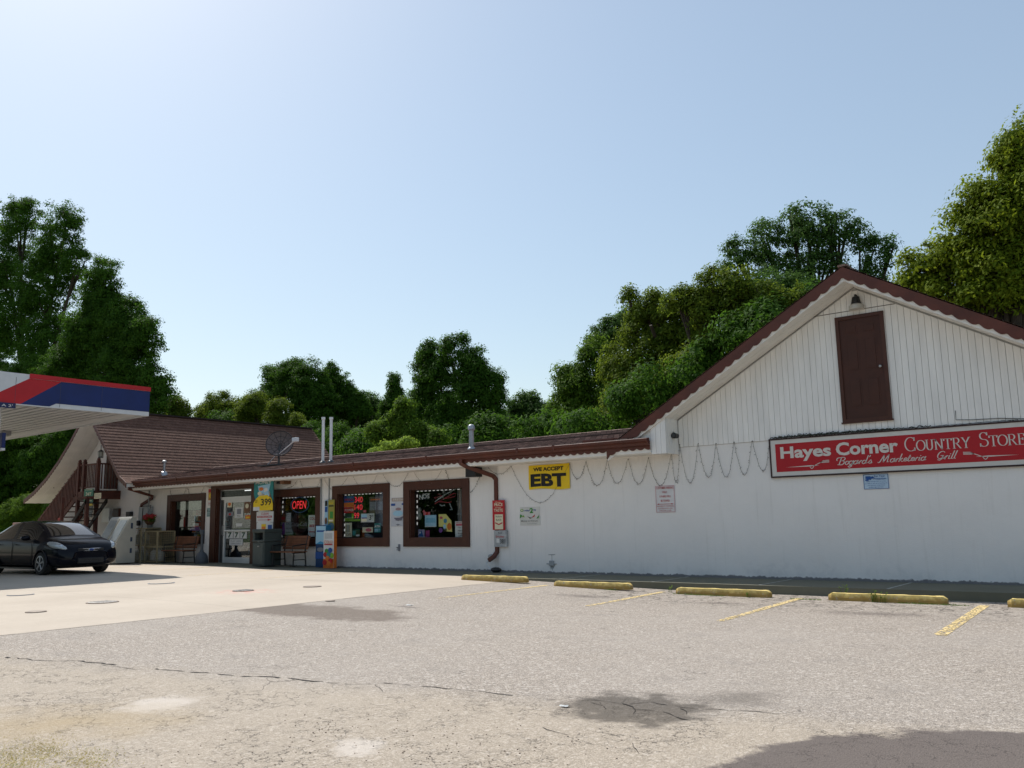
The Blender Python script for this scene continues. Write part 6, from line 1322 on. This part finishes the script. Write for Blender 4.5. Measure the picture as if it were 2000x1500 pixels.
LM = {'dark': leaf_mat('leaf_deep_green', (.026, .072, .009), (.068, .140, .014), .40), 'mid': leaf_mat('leaf_mid_green', (.042, .095, .010), (.110, .180, .018), .40),
      'olive': leaf_mat('leaf_olive', (.050, .092, .010), (.140, .185, .018), .40), 'yel': leaf_mat('leaf_yellow_green', (.068, .115, .008), (.19, .235, .016), .40), 'lime': leaf_mat('leaf_bright_lime', (.12, .20, .02), (.26, .36, .05), .4),
      'cool': leaf_mat('leaf_cool_green', (.034, .082, .016), (.088, .155, .034), .40)}
NLEAF = [0]
def tree(D_, lob, kind, label, bough=.75, dens=230, leaf=.2, name='leafy_tree', grp=None, base_px=None, depthk=.75, cat='tree', trunk=True, fill=True):
    """D_: distance along Y; lob: (px, py, rpx[, rpy[, dY]]) survey marks of the crown masses seen from the lot"""
    L_ = []
    bough *= .66; dens *= .52; leaf *= .76
    for q in lob:
        px, py, r = q[:3]; ry_ = q[3] if len(q) > 3 else r; Yq = D_+(q[4] if len(q) > 4 else 0)
        X_, Z_ = wp(px, py, Yq); rm = abs(wp(px+r, py, Yq)[0]-wp(px-r, py, Yq)[0])/2; rz = abs(wp(px, py-ry_, Yq)[1]-wp(px, py+ry_, Yq)[1])/2
        # oblique view stretches X on a wall plane: keep crowns round
        dist = math.hypot(X_, Yq); rr_ = r/CAMF*dist*.93; L_.append((X_, Yq, Z_, rr_, rr_*depthk, rz))
    if fill and len(L_) > 2:      # knit neighbouring masses together
        ex = []
        for a in L_:
            for c in sorted((q for q in L_ if q is not a), key=lambda q: (q[0]-a[0])**2+(q[2]-a[2])**2)[:2]:
                m_ = tuple((u+v)/2 for u, v in zip(a, c)); k = .8; ex.append((m_[0], m_[1]+.2, m_[2]-.1*m_[5], m_[3]*k, m_[4]*k, m_[5]*k))
        L_ = L_+ex[::2]
    bx = base_px if base_px is not None else sum(l[0] for l in L_)/len(L_); by = D_; seed = int(abs(lob[0][0])*7+lob[0][1])
    t = thing(name, (bx, by, -.2), label, cat, grp)
    V = crown_np(L_, bough, dens, leaf, seed); NLEAF[0] += len(V)//4
    me = mesh_quads('crown', V, LM[kind], (bx, by, -.2)); o = bpy.data.objects.new('crown', me); COL.objects.link(o); o.parent = t
    if trunk:
        b = MB(); zn = min(L_, key=lambda l: abs(l[0]-bx)); zt = zn[2]-.45*zn[5]; rr = random.Random(seed); r0 = .12+zt*.022
        pts = [(bx+rr.uniform(-.2, .2)*k, by+rr.uniform(-.2, .2)*k, -.2+(zt+.2)*k/6) for k in range(7)]
        b.tube(pts, [r0*(1.25 if k == 0 else 1-.13*k) for k in range(7)], bark, 10)
        for (x, y, z, rx, ry_, rz) in L_:
            i = rr.choice((2, 3)); s_ = Vector(pts[i]); e = Vector((x, y, z)); mid = s_.lerp(e, .5)+Vector((0, 0, -.3)); b.tube([s_, mid, e], [r0*.5, r0*.32, r0*.12], bark, 7)
            for _ in range(5):
                d = Vector((rr.uniform(-1, 1)*rx, rr.uniform(-1, 1)*ry_, rr.uniform(0, .95)*rz))*.85; b.tube([mid.lerp(e, .6), e+d*.6, e+d], [r0*.16, r0*.09, r0*.03], bark, 5)
        b.build('trunk', t, smooth=True)
    return t
# left giant and its neighbours behind the canopy
tree(33, [(40, 440, 52), (120, 470, 55, 60), (20, 540, 70), (95, 560, 75), (40, 640, 75), (110, 690, 80), (150, 520, 35)], 'dark', 'tallest airy tree at the left edge behind the fuel canopy', .8, 170, .24, fill=False)
tree(29, [(205, 560, 48, 55), (245, 640, 55), (190, 650, 70), (280, 665, 45), (150, 740, 80), (240, 730, 75), (295, 745, 45, 40), (100, 800, 90, 70), (255, 800, 70, 50), (310, 790, 38, 30), (60, 760, 60)], 'dark', 'broad dark green tree rising behind the canopy corner', .7, 260, .2)
tree(36, [(345, 800, 24, 30), (320, 810, 28, 30), (360, 815, 12, 14)], 'olive', 'small olive tree between the canopy corner and the chalet ridge', .6, 230, .2)
tree(26, [(30, 860, 80, 60), (20, 950, 80, 60), (90, 900, 60, 60), (130, 870, 40, 40), (10, 1010, 60, 50), (110, 1020, 50, 45), (60, 1040, 60, 40)], 'dark', 'deep shaded tree mass under the canopy at the left edge', .6, 260, .2)
tree(21.5, [(60, 990, 35, 26), (85, 975, 20, 18), (28, 1010, 28, 28), (100, 1000, 16, 16)], 'mid', 'leafy green shrub left of the chalet stair', .35, 220, .12, name='shrub', cat='shrub', trunk=False)
# mid row behind the chalet
G1 = 'trees in the wood behind the store'
tree(44, [(430, 800, 42, 34), (400, 815, 28, 25), (465, 808, 25, 28)], 'olive', 'low rounded pale tree just right of the chalet ridge start', .7, 220, .2, grp=G1)
tree(46, [(560, 760, 52, 52), (605, 765, 50, 50), (530, 740, 22, 26), (580, 730, 32, 28), (515, 800, 50, 40), (620, 800, 60, 50)], 'dark', 'dense round topped dark tree above the chalet roof', .8, 240, .22, grp=G1)
tree(42, [(500, 800, 32, 34), (545, 815, 34, 32), (475, 815, 25, 28), (580, 850, 35, 35)], 'olive', 'light olive tree in front of the dense round topped one', .65, 230, .2, grp=G1)
tree(48, [(650, 735, 20, 26), (640, 765, 32, 30), (672, 755, 22, 24), (680, 790, 32, 35), (700, 800, 30, 35), (655, 810, 40, 40)], 'dark', 'narrow double topped dark tree right of the round topped one', .65, 240, .2, grp=G1)
tree(50, [(715, 790, 22, 26), (735, 800, 20, 24), (720, 830, 35, 35), (750, 840, 40, 35)], 'cool', 'cool green tree with soft top between two dark trees', .65, 220, .2, grp=G1)
tree(49, [(770, 752, 15, 24), (770, 780, 22, 26), (765, 810, 30, 35)], 'dark', 'small pointed dark tree left of the big central tree', .6, 240, .2, grp=G1)
tree(40, [(845, 700, 30, 34), (888, 690, 34, 36), (925, 705, 26, 32), (860, 745, 50, 45), (925, 750, 48, 45), (960, 762, 30, 35), (820, 755, 28, 40), (900, 800, 80, 55), (965, 810, 28, 40), (830, 800, 40, 40), (880, 850, 70, 35), (820, 705, 14, 18)], 'dark', 'big central dark tree with a many peaked crown', .72, 270, .2, grp=G1)
tree(34, [(660, 860, 32, 28), (700, 870, 36, 25), (625, 870, 25, 25), (745, 860, 30, 28), (610, 845, 20, 20)], 'dark', 'low dark tree filling in behind the pair of vent pipes', .55, 240, .18, grp=G1)
tree(31, [(775, 835, 34, 32), (740, 850, 30, 26), (820, 850, 30, 26), (790, 800, 22, 24), (855, 862, 22, 16)], 'mid', 'mid green bushy tree in front of the central tree', .55, 230, .18, grp=G1)
tree(25.5, [(765, 876, 24, 11), (798, 870, 20, 11), (735, 883, 14, 7)], 'lime', 'bright lime green bush peeking over the low roof', .3, 230, .12, name='shrub', cat='shrub', trunk=False)
tree(47, [(1020, 800, 32, 30), (1045, 790, 28, 28), (1005, 830, 30, 30), (1060, 820, 32, 34), (1000, 850, 40, 25)], 'cool', 'paler green tree between the central tree and the hillside trees', .65, 220, .2, grp=G1)
# right hand mass
tree(37, [(1112, 735, 30, 34), (1130, 770, 45, 45), (1165, 700, 34, 38), (1100, 800, 30, 40), (1150, 820, 60, 40), (1200, 760, 45, 50)], 'mid', 'hillside tree at the left end of the right hand wood', .7, 260, .2, grp=G1)
tree(41, [(1200, 655, 36, 36), (1165, 665, 20, 24), (1240, 620, 30, 34)], 'cool', 'paler cool green tree poking out behind the hillside tree', .65, 220, .2, grp=G1)
tree(34, [(1245, 645, 34, 44), (1290, 610, 36, 40), (1215, 720, 50, 45), (1290, 690, 50, 50), (1250, 760, 60, 55), (1340, 640, 40, 50), (1230, 580, 7, 14), (1195, 810, 50, 40)], 'olive', 'large olive tree with small spiky tips in the right hand wood', .68, 270, .19, grp=G1)
tree(32, [(1375, 600, 34, 44), (1400, 650, 50, 50), (1440, 600, 40, 36), (1350, 720, 50, 45), (1465, 650, 50, 45), (1540, 620, 50, 50), (1500, 590, 40, 36), (1310, 760, 40, 40), (1390, 560, 30, 34), (1330, 590, 30, 34), (1440, 560, 34, 34)], 'olive', 'broad olive tree just left of the gable peak', .66, 270, .18, grp=G1)
tree(36, [(1490, 575, 60, 40), (1550, 575, 50, 38), (1420, 580, 30, 30)], 'cool', 'fine leaved pale tree between the olive tree and the tall one', .6, 220, .15, grp=G1)
tree(43, [(1580, 450, 50, 50), (1500, 475, 45, 50), (1440, 505, 34, 40), (1640, 455, 42, 44), (1600, 520, 60, 50), (1520, 540, 60, 45), (1700, 500, 34, 44), (1738, 500, 18, 34), (1410, 540, 22, 26), (1680, 555, 50, 40), (1545, 430, 18, 22), (1625, 425, 20, 18)], 'cool', 'tall airy tree above the gable peak with a rounded open crown', .62, 140, .2, grp=G1, fill=False)
tree(27, [(1962, 300, 26, 36), (1990, 330, 40, 60), (1925, 400, 40, 44), (1960, 430, 70, 70), (1880, 440, 42, 44), (1910, 500, 70, 60), (1840, 500, 36, 40), (1990, 540, 80, 70), (1860, 560, 60, 50), (1790, 530, 34, 34), (1930, 590, 70, 45), (1790, 580, 36, 30), (2050, 420, 80, 110), (2000, 270, 20, 34)], 'yel', 'huge yellow green tree at the right edge behind the gable roof', .7, 300, .17, grp=G1)
# wood edge filling the base of the background
b_ = []
for (px, py, r, rv, D_) in ((640, 880, 150, 60, 56), (900, 850, 130, 60, 58), (1050, 850, 80, 50, 58), (480, 850, 120, 60, 58), (1180, 850, 120, 70, 50), (1400, 800, 160, 120, 48), (150, 900, 160, 110, 44), (760, 830, 100, 50, 60), (1350, 700, 80, 60, 50), (1600, 620, 130, 60, 52), (1900, 650, 140, 80, 40), (-60, 800, 150, 200, 44)):
    X_, Z_ = wp(px, py, D_); dist = math.hypot(X_, D_); r_m = r/CAMF*dist; b_.append((X_, D_, Z_, r_m, 2.2, abs(wp(px, py-rv, D_)[1]-Z_)))
for (px, py, r, rv, D_) in ((620, 880, 60, 40, 33), (720, 880, 60, 40, 33), (840, 870, 70, 42, 33), (960, 862, 70, 50, 32), (1060, 850, 60, 45, 32), (1150, 840, 70, 50, 31), (440, 835, 60, 30, 42), (1260, 780, 80, 60, 31), (1370, 720, 80, 60, 31), (1480, 650, 80, 60, 31), (1580, 600, 80, 40, 33), (1760, 620, 70, 50, 31)):
    X_, Z_ = wp(px, py, D_); dist = math.hypot(X_, D_); b_.append((X_, D_, Z_, r/CAMF*dist*.85, 1.4, abs(wp(px, py-rv*.8, D_)[1]-Z_)))
V = crown_np(b_, .62, 170, .19, 77); NLEAF[0] += len(V)//4
o = bpy.data.objects.new('woodland', mesh_quads('woodland', V, LM['dark'], (0, 0, 0))); COL.objects.link(o); tag(o, 'dark continuous woodland edge far behind the buildings', 'woodland', kind='stuff')
b_ = [(x, -27+rr_*3, 1.5+1.2*math.sin(x*.31)+rr_*.5, 6.5, 3, 5+1.2*math.sin(x*.17)) for x, rr_ in [(-75+9*i, (i*7 % 3)) for i in range(17)]]  # wood added behind the camera to block low sky and darken pane reflections
V = crown_np([(x, -y, z, rx, ry, rz) for x, y, z, rx, ry, rz in b_], 1.6, 200, .62, 78)*np.array([1, -1, 1]); NLEAF[0] += len(V)//4
o = bpy.data.objects.new('woodland', mesh_quads('woodland', V, LM['dark'], (0, 0, 0))); COL.objects.link(o); tag(o, 'leafy wood edge across the road, mirrored faintly in the shop windows', 'woodland', kind='stuff')
# leaves and blooms of the hanging basket
fl = bpy.data.objects['flower_basket']; V = crown_np([(-30.85, 17.4, 1.62, .2, .2, .12)], .07, 26, .05, 5); me = mesh_quads('foliage', V, LM['mid'], fl['_w']); o = bpy.data.objects.new('foliage', me); COL.objects.link(o); o.parent = fl
V = crown_np([(-30.85, 17.38, 1.70, .24, .22, .12)], .06, 12, .05, 6); me = mesh_quads('flowers', V, M('red_petals', (.45, .03, .03), .6), fl['_w']); o = bpy.data.objects.new('flowers', me); COL.objects.link(o); o.parent = fl
print('leaf faces', NLEAF[0])
for o in list(COL.objects):
    if '_w' in o.keys(): del o['_w']
